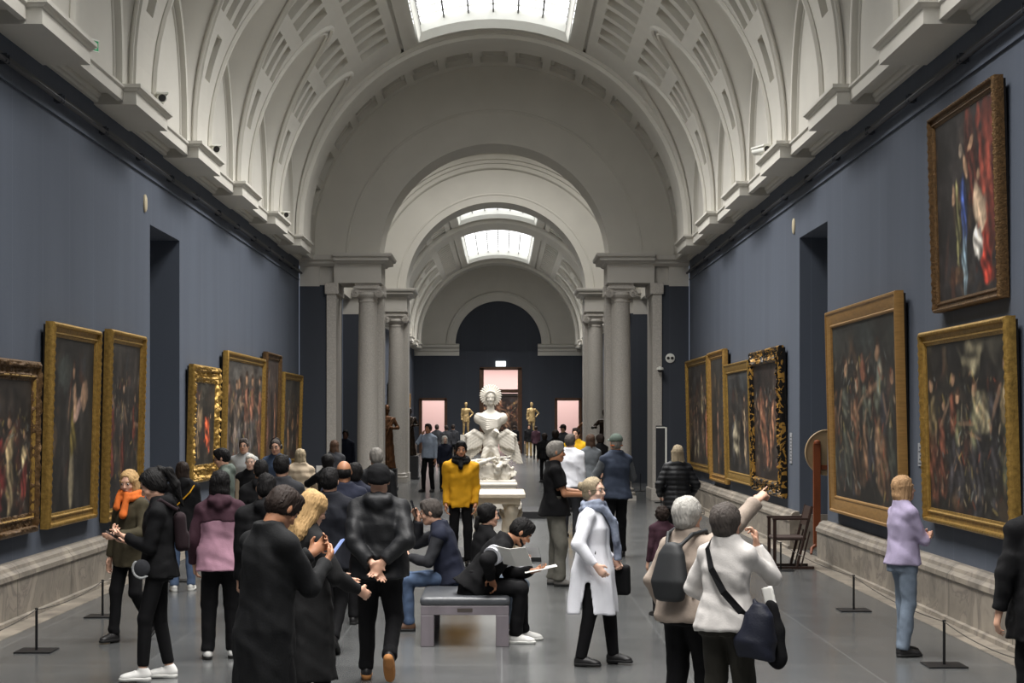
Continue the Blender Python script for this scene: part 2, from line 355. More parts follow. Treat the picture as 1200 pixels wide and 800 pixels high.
def vault(y0, y1, ribs, sky, nm, lun=True):
    """barrel vault with coffered bands over pier centres 'ribs', lunettes between them, openings sky=[(ya,yb)]"""
    mb = MB()
    lim_lo, lim_hi = ribs[0]-B/2, ribs[-1]+W0*0+ (B/2-W0)
    def pt(sg, y, th, r=R): return (XC+sg*r*cos(th), y, ZC+r*sin(th))
    ths = sorted(set([rad(a) for a in (0, 3, 6, 9, 12, 15, 18, 21, 23, 25, 28, 31, 34, 36, 37.7, 39.5, 41, 42.5, 43.5, 44.4, 45.15, 46.6, 48.5, 50.5, 53, 56, 59.5, 62.2, 63.2, 65.5, 67.6)]))
    rows = [(rad(50.5), rad(59.5), (-2, -1, 0, 1, 2), .922, .31), (rad(37.7), rad(46.6), (-1, 0, 1), .922, .31), (rad(25), rad(34), (-1, 0, 1), .64, .2), (rad(12), rad(21), (0,), 1, .22)]
    full = [(lim_hi, y1)]
    for sg in (-1, 1):
        bands = [(yk, True) for yk in ribs]
        for yk in ribs:
            for i in range(len(ths)-1):
                a, b = ths[i], ths[i+1]
                ha, hb = B/2-wlun(a), B/2-wlun(b)
                row = None
                for rw in rows:
                    if a >= rw[0]-1e-6 and b <= rw[1]+1e-6: row = rw
                ta, tb = (yk+ha if yk != ribs[-1] else lim_hi), (yk+hb if yk != ribs[-1] else lim_hi)
                r_ = R
                segs = [[yk-ha, yk-hb]]
                ends = [ta, tb]
                cuts = []
                if row and yk != ribs[-1]:
                    for j in row[2]:
                        c0, c1 = yk+j*row[3]-row[4], yk+j*row[3]+row[4]
                        if c1 < min(ta, tb): cuts.append((c0, c1))
                cur = (yk-ha, yk-hb)
                groove = abs(a-rad(62.2)) < 1e-6
                rr = R+.07 if groove else R
                for c0, c1 in cuts:
                    mb.quad(pt(sg, cur[0], a), pt(sg, c0, a), pt(sg, c0, b), pt(sg, cur[1], b)); cur = (c1, c1)
                mb.quad(pt(sg, cur[0], a, rr), pt(sg, ta, a, rr), pt(sg, tb, b, rr), pt(sg, cur[1], b, rr))
                if groove:
                    for q in (a, b): mb.quad(pt(sg, cur[0], q), pt(sg, ta, q), pt(sg, ta, q, rr), pt(sg, cur[0], q, rr))
            # coffers: stepped recesses
            for a0, a1, js, pit, hw in rows:
                for j in js:
                    c = yk+j*pit
                    if yk == ribs[-1]: continue
                    coffer(mb, sg, c-hw, c+hw, a0, a1)
        # strip under the spring, full part and piers
        mb.quad((XC+sg*R, lim_hi, 6.2), (XC+sg*R, y1, 6.2), (XC+sg*R, y1, ZC), (XC+sg*R, lim_hi, ZC))
        for yk in ribs:
            h = B/2-W0; mb.quad((XC+sg*R, yk-h, 6.2), (XC+sg*R, yk+h, 6.2), (XC+sg*R, yk+h, ZC), (XC+sg*R, yk-h, ZC))
    # last bay: full barrel from wall to wall with one row of coffers across it
    c0, c1 = lim_hi+.35, y1-.45
    cen = [90+11*q for q in range(-7, 8)]; brk = sorted([0, 180]+[c-4.25 for c in cen]+[c+4.25 for c in cen])
    for i in range(len(brk)-1):
        hole = abs(brk[i+1]-brk[i]-8.5) < .01
        n_ = 4; tt = [rad(brk[i]+(brk[i+1]-brk[i])*j/n_) for j in range(n_+1)]
        for a, b in zip(tt[:-1], tt[1:]):
            for u, v in (((lim_hi, c0), (c1, y1)) if hole else ((lim_hi, y1),)): mb.quad(pt(1, u, a), pt(1, v, a), pt(1, v, b), pt(1, u, b))
        if hole: coffer(mb, 1, c0, c1, rad(brk[i]), rad(brk[i+1]))
    # crown (between the two 67.6 deg lines)
    ys = [ribs[0]-B/2]
    for ya, yb in sky: ys += [ya, yb]
    ys.append(lim_hi)
    na = 10
    arc = [pi/2+(SK-pi/2)*(1-2*i/na) for i in range(na+1)]
    def cp(y, t, r=R): return (XC+r*cos(t), y, ZC+r*sin(t))
    for i in range(0, len(ys), 2):
        if ys[i+1] > ys[i]: mb.grid([[cp(y, t) for t in arc] for y in (ys[i], ys[i+1])])
    o = struct(mb.build('ceiling', PLASTER, smooth=True, angle=25))
    o.name = 'ceiling'
    # skylights
    for k, (ya, yb) in enumerate(sky):
        w = empty('window', (XC, (ya+yb)/2, ZC+R)); struct(w); L = (XC, (ya+yb)/2, ZC+R)
        g = MB(); r2 = R+.34; g.grid([[cp(y, t, r2) for t in arc] for y in (ya-.05, yb+.05)])
        go = g.build('glass', GLASS, w); go.location = (-L[0], -L[1], -L[2]); 
        fr = MB()
        for y in (ya, yb):
            s_ = 1 if y == ya else -1
            fr.grid([[cp(y, t, R-.06), cp(y, t, R+.4)] if False else [cp(y, t, R-.07), cp(y, t, R+.4)] for t in arc])
            fr.grid([[cp(y-s_*.001, t, R-.07), cp(y-s_*.001-s_*.14*0, t, R-.07), cp(y+s_*.16, t, R+.10), cp(y+s_*.16, t, R+.4)] for t in arc])
        for t, s_ in ((SK, 1), (pi-SK, -1)):
            d = .035*s_
            fr.grid([[cp(y, t, R-.07), cp(y, t+d*.1, R-.07), cp(y, t+d, R+.10), cp(y, t+d, R+.4)] for y in (ya, yb)])
        fo = fr.build('window_frame', WHITE, w); fo.location = (-L[0], -L[1], -L[2])
        br = MB()
        for i in range(1, 7):
            t = SK+(pi-2*SK)*i/7.0 if False else SK+.03+(pi-2*SK-.06)*(i-.5+.5*0)/6 - 0
        for i in range(7):
            t = SK+.04+(pi-2*SK-.08)*i/6
            n_ = max(2, int((yb-ya)/.75)); st = (yb-ya)/n_
            for q in range(n_):
                yy0, yy1 = ya+q*st+.05, ya+(q+1)*st-.05
                P = [cp(yy0, t-.0035, r2-.02), cp(yy0, t+.0035, r2-.02), cp(yy0, t+.0035, r2-.08), cp(yy0, t-.0035, r2-.08)]
                Q = [cp(yy1, t-.0035, r2-.02), cp(yy1, t+.0035, r2-.02), cp(yy1, t+.0035, r2-.08), cp(yy1, t-.0035, r2-.08)]
                br.add(P+Q, [(0, 1, 2, 3), (7, 6, 5, 4), (0, 4, 5, 1), (1, 5, 6, 2), (2, 6, 7, 3), (3, 7, 4, 0)])
        bo = br.build('glazing_bar', DARKBAR, w); bo.location = (-L[0], -L[1], -L[2])
        b2 = MB(); n_ = max(2, int((yb-ya)/.75))
        for q in range(1, n_):
            y = ya+(yb-ya)*q/n_
            b2.grid([[cp(y-.015, t, r2-.01), cp(y-.015, t, r2-.05), cp(y+.015, t, r2-.05), cp(y+.015, t, r2-.01)] for t in arc])
        bo = b2.build('cross_bar', WHITE, w); bo.location = (-L[0], -L[1], -L[2])
    # lunettes
    if lun:
        for sg, side in ((-1, 'left'), (1, 'right')):
            lm = MB()
            bays = [yk+B/2 for yk in ribs[:-1]]+[ribs[0]-B/2]
            N = 28
            for yc in bays:
                G = []; A = []; Pn = []; Pi = []; Q = []
                for i in range(N+1):
                    t = pi*i/N; h = TT*sin(t); th = math.asin(min(1, h/R))
                    gy = yc+W0*cos(t)
                    G.append((XC+sg*R*cos(th), gy, ZC+h))
                    A.append((XC+sg*4.585, yc+1.38*cos(t), ZC+2.2*sin(t)))
                    Q.append((XC+sg*4.585, yc+1.28*cos(t), ZC+2.08*sin(t)))
                    Pn.append((XC+sg*4.555, yc+1.28*cos(t), ZC+2.08*sin(t)))
                    Pi.append((yc+1.16*cos(t), ZC+1.94*sin(t)))
                def low(Lr): return [(Lr[0][0], Lr[0][1], 6.2)]+Lr+[(Lr[-1][0], Lr[-1][1], 6.2)]
                nseg = 6; rowsP = []
                Gl, Al = low(G), low(A)
                for q in range(nseg+1):
                    f = q/nseg
                    rowsP.append([tuple(g[c]*(1-f)+a[c]*f for c in range(3)) for g, a in zip(Gl, Al)])
                lm.grid(rowsP)
                Ql, Pl = low(Q), low(Pn)
                I1 = low([(XC+sg*4.555, y, z) for y, z in Pi]); I2 = low([(XC+sg*4.64, y, z) for y, z in Pi])
                J1 = low([(XC+sg*4.91, yc+.90*cos(pi*i/N), ZC+1.58*sin(pi*i/N)) for i in range(N+1)])
                lm.grid([Al, Ql, Pl, I1, I2])
                cen = [(XC+sg*4.64, yc, p[2]) for p in I2]
                lm.grid([I2, cen])
                # raised inner bead
                bead = low([(XC+sg*4.635, yc+1.02*cos(pi*i/N), ZC+1.78*sin(pi*i/N)) for i in range(N+1)])
                lm.tube(bead, .022, 6)
                # groin mouldings on both edges of the band
                for off, rr_ in ((.05, .055), (-.06, .03)):
                    g2 = []
                    for i in range(N+1):
                        t = pi*i/N; h = (TT+off)*sin(t); th = math.asin(min(1, h/R)); g2.append((XC+sg*(R-.015)*cos(th), yc+(W0+off)*cos(t), ZC+h*.997))
                    lm.tube(low(g2), rr_, 6)
            lo = lm.build('wall_lunettes_'+side+nm, PLASTER, smooth=True, angle=35); struct(lo)
    return o
def coffer(mb, sg, y0, y1, a0, a1):
    n = 4
    def ring(m, r):
        my = m; ma = m/R
        th = [a0+ma+(a1-a0-2*ma)*i/n for i in range(n+1)]
        p = [(y0+my, t) for t in th]+[(y1-my, t) for t in th[::-1]]
        return [(XC+sg*r*cos(t), y, ZC+r*sin(t)) for y, t in p]
    r0 = ring(0, R); r1 = ring(0.0, R+.14); r2 = ring(.075, R+.14); r3 = ring(.075, R+.29)
    mb.grid([r0, r1, r2, r3], closed_v=True)
    k = n+1; o = len(mb.v); mb.v.extend(r3)
    for i in range(n): mb.f.append((o+i, o+i+1, o+2*k-2-i, o+2*k-1-i)); mb.mi.append(0)

def arch_ring(mb, y0, y1, r, z0, cx=XC, prof=None, n=48, a0=0, a1=pi):
    """prof list of (dr, y): swept round the arch"""
    mb.grid([[(cx+(r+dr)*cos(a0+(a1-a0)*i/n), y, z0+(r+dr)*sin(a0+(a1-a0)*i/n)) for dr, y in prof] for i in range(n+1)])

def hall_shell(y0, y1, ribs, sky, nm, doorL=None, doorR=None, ressauts=None):
    vault(y0, y1, ribs, sky, nm)
    for sg, side, dr in ((-1, 'left', doorL), (1, 'right', doorR)):
        X = XC+sg*HW
        mb = MB()
        zt = 6.5
        if dr:
            a, b, h = dr
            for p in ((y0, a, 0, zt), (b, y1, 0, zt), (a, b, h, zt)):
                mb.quad((X, p[0], p[2]), (X, p[1], p[2]), (X, p[1], p[3]), (X, p[0], p[3]))
            dp = X+sg*1.6
            mb.quad((X, a, 0), (dp, a, 0), (dp, a, h), (X, a, h)); mb.quad((X, b, 0), (dp, b, 0), (dp, b, h), (X, b, h))
            mb.quad((X, a, h), (dp, a, h), (dp, b, h), (X, b, h))
            mb.quad((dp, a, 0), (dp, b, 0), (dp, b, h), (dp, a, h))
        else: mb.quad((X, y0, 0), (X, y1, 0), (X, y1, zt), (X, y0, zt))
        wo = struct(mb.build('wall_'+side+nm, NAVY))
        # marble plinth
        P = MB()
        segs = [(y0, dr[0]), (dr[1], y1)] if dr else [(y0, y1)]
        pr = [(.0, .60), (.07, .60), (.12, .57), (.135, .535), (.17, .50), (.175, .45), (.155, .44), (.155, .06), (.19, .05), (.19, 0)]
        for a, b in segs:
            P.grid([[(X-sg*d, y, z) for d, z in pr] for y in (a, b)])
            for y in (a, b): P.add([(X-sg*d, y, z) for d, z in pr]+[(X, y, 0)], [tuple(range(len(pr)+1))])
        if dr:
            P.box(min(X, X+sg*1.58), max(X, X+sg*1.58), dr[1]-.12, dr[1]+.001, 0, .56)
            P.box(min(X, X+sg*1.58), max(X, X+sg*1.58), dr[0]-.001, dr[0]+.12, 0, .56)
        struct(P.build('baseboard_'+side+nm, MARBLE))
        bd = MB(); bd.box(min(X, X-sg*.42), max(X, X-sg*.42), y0, y1, 0, .006)
        struct(bd.build('trim_floor_border_'+side+nm, MARBLE))
        # cornice
        C = MB()
        pr = [(0, 6.06), (.05, 6.06), (.065, 6.085), (.065, 6.115), (.09, 6.13), (.10, 6.15), (.10, 6.17), (.30, 6.17), (.30, 6.07), (.375, 6.07), (.375, 6.21), (.40, 6.225), (.40, 6.255), (.0, 6.255)]
        C.grid([[(X-sg*d, y, z) for d, z in pr] for y in (y0, y1)])
        for yk in (ressauts or ribs):
            # ressaut: fascia block and capping moulding
            a, b = yk-1.1, yk+1.1
            C.box(min(X, X-sg*.535), max(X, X-sg*.535), a+.05, b-.05, 6.03, 6.19)
            def ringp(d, e, z): return [(X, a-e+.05, z), (X-sg*d, a-e+.05, z), (X-sg*d, b+e-.05, z), (X, b+e-.05, z)]
            C.grid([ringp(.535, 0, 6.19), ringp(.56, .03, 6.20), ringp(.575, .045, 6.225), ringp(.60, .065, 6.235), ringp(.60, .065, 6.28)])
            o = ringp(.60, .065, 6.28); C.add(o, [(0, 1, 2, 3)])
        struct(C.build('trim_cornice_'+side+nm, PLASTER, smooth=False))
    # cap over the gap between cornice and wall tops is closed by the cornice top

ribs1 = [42.0-B*k for k in range(10)][::-1]
hall_shell(-6.0, 45.3, ribs1, [(2.5, 18.5), (23.3, 40.6)], '', doorL=(26.1, 28.5, 4.91), doorR=(26.1, 28.55, 4.96))
ribs2 = [101.9-B*k for k in range(9)][::-1]
hall_shell(59.3, 105.0, ribs2, [(62.5, 79.3), (84.0, 99.2)], '_far_hall', ressauts=ribs2)
# end rib arches (proud band at the last pier) in both halls, and mid arch in the far hall
def endrib(yc, hw=.85, dr=-.16, nm='trim_arch'):
    mb = MB(); pr = [(0, yc-hw), (dr*.5, yc-hw), (dr*.5, yc-hw+.08), (dr, yc-hw+.12), (dr, yc+hw-.12), (dr*.5, yc+hw-.08), (dr*.5, yc+hw), (0, yc+hw)]
    arch_ring(mb, 0, 0, R, ZC, prof=pr)
    for sg in (-1, 1):
        mb.grid([[(XC+sg*(R+d), y, z) for d, y in pr] for z in (6.25, ZC)])
    struct(mb.build(nm, PLASTER, smooth=True))
endrib(42.0); endrib(101.9); endrib(81.6, 1.6, -.2)
# back wall behind the camera
mb = MB(); mb.quad((XL, -6, 0), (XR, -6, 0), (XR, -6, 11.2), (XL, -6, 11.2)); struct(mb.build('wall_back', NAVY))

# ---------------------------------------------------------------- columned screens
AR, AZ = 2.9, 6.12     # opening arch
def screen(yf, yb, nm, upper_w=HW):
    mb = MB(); n = 48
    # front and back faces above the entablature with arch hole
    for y in (yf, yb):
        ang = [pi*i/n for i in range(n+1)]
        inner = [(XC+AR*cos(a), y, AZ+AR*sin(a)) for a in ang]
        outer = []
        for a in ang:
            c, s = cos(a), sin(a); # ray to a rectangle half width 5.4, top 5.3
            k = min(5.4/abs(c) if abs(c) > 1e-6 else 1e9, 5.2/s if s > 1e-6 else 1e9)
            outer.append((XC+k*c, y, AZ+k*s))
        mb.grid([inner, outer])
        # archivolt + a raised band
        sgy = -1 if y == yf else 1
        if nm: pr = [[(.22, y), (.23, y+sgy*.025), (.27, y+sgy*.025), (.28, y)], [(1.05, y), (1.06, y+sgy*.06), (1.10, y+sgy*.10), (1.22, y+sgy*.10), (1.24, y+sgy*.16), (1.34, y+sgy*.16), (1.36, y+sgy*.24), (1.5, y+sgy*.24), (1.5, y)]]
        else: pr = [[(.80, y), (.81, y+sgy*.02), (.85, y+sgy*.02), (.86, y)]]
        for p_ in pr: arch_ring(mb, 0, 0, AR, AZ, prof=p_)
    for i in range(n):
        a, b = pi*i/n, pi*(i+1)/n
        mb.quad((XC+AR*cos(a), yf, AZ+AR*sin(a)), (XC+AR*cos(b), yf, AZ+AR*sin(b)), (XC+AR*cos(b), yb, AZ+AR*sin(b)), (XC+AR*cos(a), yb, AZ+AR*sin(a)))
    struct(mb.build('wall_arch'+nm, PLASTER, smooth=True))
    for sg, side in ((-1, 'left'), (1, 'right')):
        e = MB()
        def X(v): return XC+sg*v
        x_in, x_out = 2.86, 4.93
        e.box(min(X(x_in), X(4.05)), max(X(x_in), X(4.05)), yf-.02, yb+.02, 5.50, 5.98)
        e.box(min(X(4.0), X(x_out)), max(X(4.0), X(x_out)), yf+.12, yb-.12, 5.42, 5.95)
        e.box(min(X(4.42), X(x_out)), max(X(4.42), X(x_out)), yf+.04, yb-.04, 5.42, 5.95)
        pr = [(0, 5.98), (.05, 5.99), (.08, 6.03), (.20, 6.06), (.20, 6.13), (.26, 6.15), (.28, 6.20), (.28, 6.235)]
        def rg(d, z): return [(X(4.05), yf-.02-d, z), (X(x_in)-sg*d, yf-.02-d, z), (X(x_in)-sg*d, yb+.02+d, z), (X(4.05), yb+.02+d, z)]
        e.grid([rg(d, z) for d, z in pr]); e.add(rg(.28, 6.235), [(0, 1, 2, 3)]); e.add(rg(0.0, 5.98), [(0, 1, 2, 3)])
        def rg2(d, z): return [(X(x_out), yf+.04-d, z), (X(4.0), yf+.04-d, z)]
        for ys_, sy in ((yf+.04, -1), (yb-.04, 1)):
            e.grid([[(X(x_out), ys_+sy*d, z), (X(4.0), ys_+sy*d, z)] for d, z in [(0, 5.92), (.03, 5.93), (.12, 5.99), (.12, 6.05), (.2, 6.08), (.22, 6.2), (0, 6.2)]])
        e.box(min(X(x_in+.03), X(4.9)), max(X(x_in+.03), X(4.9)), yf+.3, yb-.3, 5.6, 6.13)
        struct(e.build('trim_entablature_'+side+nm, PLASTER2))
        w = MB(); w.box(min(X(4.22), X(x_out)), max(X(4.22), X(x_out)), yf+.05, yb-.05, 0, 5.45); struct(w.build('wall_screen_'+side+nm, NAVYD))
        # respond pilaster, square pier
        p = MB()
        p.box(min(X(4.0), X(4.24)), max(X(4.0), X(4.24)), yf, yb, 0, 5.28)
        p.box(min(X(3.97), X(4.27)), max(X(3.97), X(4.27)), yf-.03, yb+.03, 0, .3)
        p.box(min(X(3.94), X(4.28)), max(X(3.94), X(4.28)), yf-.05, yb+.05, 5.22, 5.50)
        struct(p.build('pillar', STONEG, bevel=.01))
        p = MB()
        p.box(min(X(2.86), X(3.42)), max(X(2.86), X(3.42)), yf+.72, yb, 0, 5.3)
        p.box(min(X(2.83), X(3.45)), max(X(2.83), X(3.45)), yf+.69, yb+.03, 0, .3)
        p.box(min(X(2.83), X(3.45)), max(X(2.83), X(3.45)), yf+.69, yb+.02, 5.22, 5.50)
        struct(p.build('pillar', STONEG, bevel=.01))
        # ionic column
        cx, cy = X(3.22), yf+.36
        root = empty('column', (cx, cy, 0)); struct(root)
        c = MB()
        prof = [(.285, .32), (.275, .40)]+[(.275-.045*(i/12)**1.7, .40+4.62*i/12) for i in range(13)]+[(.25, 5.03), (.25, 5.06), (.232, 5.07), (.232, 5.12)]
        c.lathe(prof, 0, 0, 36)
        c.build('shaft', STONEG, root, smooth=True)
        b = MB(); b.box(-.37, .37, -.37, .37, 0, .12)
        b.lathe([(.36, .12), (.375, .15), (.375, .19), (.33, .215), (.30, .235), (.31, .25), (.335, .265), (.335, .29), (.285, .32)], 0, 0, 36)
        b.build('column_base', STONEG, root, smooth=True)
        k = MB(); k.lathe([(.232, 5.12), (.29, 5.16), (.31, 5.22), (.29, 5.27)], 0, 0, 36)
        k.box(-.34, .34, -.33, .33, 5.36, 5.42); k.box(-.31, .31, -.31, .31, 5.42, 5.50); k.box(-.33, .33, -.27, .27, 5.27, 5.36)
        for sx in (-1, 1):
            for sy in (-1, 1):
                k.tube([(sx*.30, sy*.33, 5.25), (sx*.30, sy*.05, 5.25)], [.105, .075], 16)
                pts = [(sx*.30+.085*(1-t/14)*cos(-sx*t*.8+pi/2), sy*.345, 5.25+.085*(1-t/14)*sin(-sx*t*.8+pi/2)*1) for t in range(13)]
                k.tube(pts, .013, 5)
        k.build('capital', STONEG, root, smooth=True)
# the four screens' shells
screen(45.3, 46.9, '')
screen(57.6, 59.3, '_far')
# crossing between the screens
mb = MB()
y0, y1 = 46.9, 57.6
for sg in (-1, 1):
    X = XC+sg*4.93; mb.quad((X, y0, 0), (X, y1, 0), (X, y1, 6.2), (X, y0, 6.2))
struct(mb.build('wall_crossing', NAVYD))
mb = MB()
for sg in (-1, 1):
    X = XC+sg*5.0; mb.quad((X, y0, 6.2), (X, y1, 6.2), (X, y1, 11.4), (X, y0, 11.4))
    mb.box(min(X, X-sg*.35), max(X, X-sg*.35), y0, y1, 5.9, 6.22)
struct(mb.build('wall_crossing_upper', PLASTER))
mb = MB(); n = 40; cy = (y0+y1)/2
ri = [(XC+2.4*cos(2*pi*i/n), cy+2.4*sin(2*pi*i/n), 11.3) for i in range(n)]; ro = []
for i in range(n):
    c, s = cos(2*pi*i/n), sin(2*pi*i/n); k = min(5.2/abs(c) if abs(c) > 1e-6 else 1e9, (y1-y0)/2/abs(s) if abs(s) > 1e-6 else 1e9); ro.append((XC+k*c, cy+k*s, 11.3))
ru = [(p[0], p[1], 12.0) for p in ri]
mb.grid([ro, ri, ru], closed_v=True); struct(mb.build('ceiling', PLASTER, smooth=True))
mb = MB(); mb.add(ru, [tuple(range(n))]); struct(mb.build('window_3', GLASS))
SKYS = [(2.5, 18.5), (23.3, 40.6), (62.5, 79.3), (84.0, 99.2)]

# end wall with its three doorways
mb = MB(); YE = 105.0
doors = [(-1.28, 1.16, 4.95), (-4.82, -3.22, 3.15), (3.12, 4.66, 3.15)]
xs = [XL]; 
ds = sorted(doors)
cur = XL
for a, b, h in ds:
    mb.quad((cur, YE, 0), (a, YE, 0), (a, YE, 6.0), (cur, YE, 6.0)); mb.quad((a, YE, h), (b, YE, h), (b, YE, 6.0), (a, YE, 6.0)); cur = b
mb.quad((cur, YE, 0), (XR, YE, 0), (XR, YE, 6.0), (cur, YE, 6.0))
for a, b, h in ds:
    for x in (a, b): mb.quad((x, YE, 0), (x, YE+.8, 0), (x, YE+.8, h), (x, YE, h))
    mb.quad((a, YE, h), (b, YE, h), (b, YE+.8, h), (a, YE+.8, h))
n = 40; ER, EZ = 2.52, 6.4
mb.add([(XC+ER*cos(pi*i/n), YE+.25, EZ+ER*sin(pi*i/n)) for i in range(n+1)]+[(XC-ER, YE+.25, 5.9), (XC+ER, YE+.25, 5.9)], [tuple(range(n+3))])
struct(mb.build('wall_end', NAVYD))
mb = MB(); ang = [pi*i/n for i in range(n+1)]
inner = [(XC+ER*cos(a), YE, EZ+ER*sin(a)) for a in ang]; outer = []
for a in ang:
    c, s = cos(a), sin(a); k = min(5.1/abs(c) if abs(c) > 1e-6 else 1e9, 5.0/s if s > 1e-6 else 1e9); outer.append((XC+k*c, YE, EZ+k*s))
mb.grid([inner, outer]); mb.grid([[(p[0], YE+.26, p[2]) for p in inner], inner])
arch_ring(mb, 0, 0, ER, EZ, prof=[(0, YE), (0, YE-.08), (.42, YE-.08), (.45, YE-.15), (.52, YE-.15), (.56, YE)])
for sg in (-1, 1):
    a, b = XC+sg*2.3, XC+sg*4.95
    pr = [(0, 5.72), (.06, 5.72), (.06, 5.95), (.14, 6.0), (.14, 6.12), (.3, 6.2), (.34, 6.26), (.34, 6.34), (0, 6.42)]
    mb.grid([[(x, YE-d, z) for d, z in pr] for x in (a, b)]); mb.add([(a, YE-d, z) for d, z in pr]+[(a, YE+.26, 6.42), (a, YE+.26, 5.72)], [tuple(range(len(pr)+2))])
struct(mb.build('wall_end_arch', PLASTER, smooth=False))
mb = MB(); WOODF = mat('door_wood', srgb((.33, .22, .14)), rough=.5, var=.2, scale=8)
for i, (a, b, h) in enumerate(doors):
    d = MB(); t = .22 if i == 0 else .14
    d.box(a-.02, a+t, YE-.08, YE+.5, 0, h+.05); d.box(b-t, b+.02, YE-.08, YE+.5, 0, h+.05); d.box(a, b, YE-.08, YE+.5, h-.06, h+.1)
    if i == 0: d.box(a, b, YE+.1, YE+.3, 3.55, 3.75)
    struct(d.build('door_%d_frame' % (i+1), WOODF))
pb = MB()
for sg in (-1, 1):
    for a, b in ((XC+sg*.0+1.45, 3.0), (-4.0+.9, -1.5)): pass
pb.box(-3.1, -1.4, YE-.16, YE, 0, .6); pb.box(1.3, 3.0, YE-.16, YE, 0, .6); struct(pb.build('baseboard_end', MARBLE))
# lit pink room beyond
PINK = mat('pink_wall', srgb((.90, .78, .76)), rough=.8)
mb = MB(); mb.quad((-9, 112, 0), (9, 112, 0), (9, 112, 6), (-9, 112, 6)); mb.quad((-9, YE+.8, 5.6), (9, YE+.8, 5.6), (9, 112, 5.6), (-9, 112, 5.6))
for x in (-9, 9): mb.quad((x, YE+.8, 0), (x, 112, 0), (x, 112, 6), (x, YE+.8, 6))
struct(mb.build('wall_beyond', PINK))
# floor
mb = MB(); mb.quad((-10, -6, 0), (10, -6, 0), (10, 113, 0), (-10, 113, 0)); struct(mb.build('floor', FLOORM))

# picture rails on the side walls
for sg, side in ((-1, 'left'), (1, 'right')):
    X = XC+sg*HW
    for z, r_, d in ((5.78, .028, .07), (5.61, .012, .02), (5.86, .008, .012)):
        pass
    rl = MB(); rl.tube([(X-sg*.07, -5.9, 5.74), (X-sg*.07, 45.2, 5.74)], .03, 8)
    rl.box(min(X, X-sg*.03), max(X, X-sg*.03), -5.9, 45.2, 5.80, 5.83)
    o = struct(rl.build('trim_picture_rail_'+side, mat('rail_navy', srgb((.13, .145, .18)), rough=.5), smooth=True))
    r2 = MB(); r2.box(min(X, X-sg*.025), max(X, X-sg*.025), -5.9, 45.2, 5.565, 5.595); struct(r2.build('trim_lower_rail_'+side, NAVY))
    r3 = MB()
    y = 11.3
    while y < 45: r3.box(min(X, X-sg*.10), max(X, X-sg*.10), y-.008, y+.008, 5.71, 5.80); r3.box(min(X, X-sg*.10), max(X, X-sg*.10), y+.1, y+.116, 5.71, 5.80); y += 2.3
    struct(r3.build('trim_rail_bracket_'+side, NAVYD))
# ---------------------------------------------------------------- people
def cloth(name, rgb, rough=.85, var=.10, scale=9, sheen=0.0, bump=.12, bscale=90, spec=.3, **kw):
    return mat('cloth_'+name, hexc(*rgb), rough=rough, var=var, scale=scale, bump=bump, bscale=bscale, spec=spec, **kw)
SK_L = mat('skin_light', hexc(205, 160, 135), rough=.55, var=.06, scale=14)
SK_P = mat('skin_pale', hexc(222, 182, 160), rough=.55, var=.06, scale=14)
SK_T = mat('skin_tan', hexc(176, 124, 92), rough=.55, var=.06, scale=14)
SK_D = mat('skin_dark', hexc(92, 60, 46), rough=.5, var=.06, scale=14)
def hairm(name, rgb): return mat('hair_'+name, hexc(*rgb), rough=.7, var=.22, spec=.25, scale=26, stretch=(1, 1, .12), bump=.5, bscale=70)
H_BLACK = hairm('black', (15, 13, 13)); H_BROWN = hairm('brown', (62, 44, 32)); H_DKBR = hairm('darkbrown', (38, 28, 23))
H_BLOND = hairm('blond', (176, 143, 98)); H_GREY = hairm('grey', (128, 124, 118)); H_WHITE = hairm('white', (196, 192, 184)); H_DGREY = hairm('darkgrey', (72, 66, 62)); H_LBR = hairm('lightbrown', (158, 126, 92))
H_ASHB = hairm('ashblond', (150, 136, 112))
EYEW = mat('eye_white', hexc(170, 162, 155), rough=.3); EYED = mat('eye_iris', hexc(40, 28, 20), rough=.2)
LIPM = mat('lips', hexc(165, 98, 88), rough=.5)
GLASSF = mat('spectacle_frame', hexc(20, 18, 18), rough=.3); SOLEW = mat('sole_white', hexc(225, 225, 220), rough=.6); SOLEB = mat('sole_black', hexc(25, 25, 25), rough=.7)
SH_BLK = mat('shoe_black', hexc(26, 25, 26), rough=.5); SH_WHT = mat('shoe_white', hexc(225, 224, 220), rough=.6); SH_BRN = mat('shoe_brown', hexc(88, 62, 44), rough=.6); SH_GRY = mat('shoe_grey', hexc(105, 102, 98), rough=.7)
SOLET = mat('sole_tan', hexc(176, 120, 66), rough=.7)
BLK = cloth('black', (16, 16, 18), spec=.2); BLKP = cloth('black_puffer', (20, 21, 24), rough=.6, spec=.35); NAVYC = cloth('navy', (30, 34, 50)); CHAR = cloth('charcoal', (45, 46, 50))
DENIM = cloth('denim', (82, 100, 128), var=.25); DENIML = cloth('denim_light', (108, 120, 134), var=.3, scale=5); WHT = cloth('white', (225, 226, 232), var=.03)

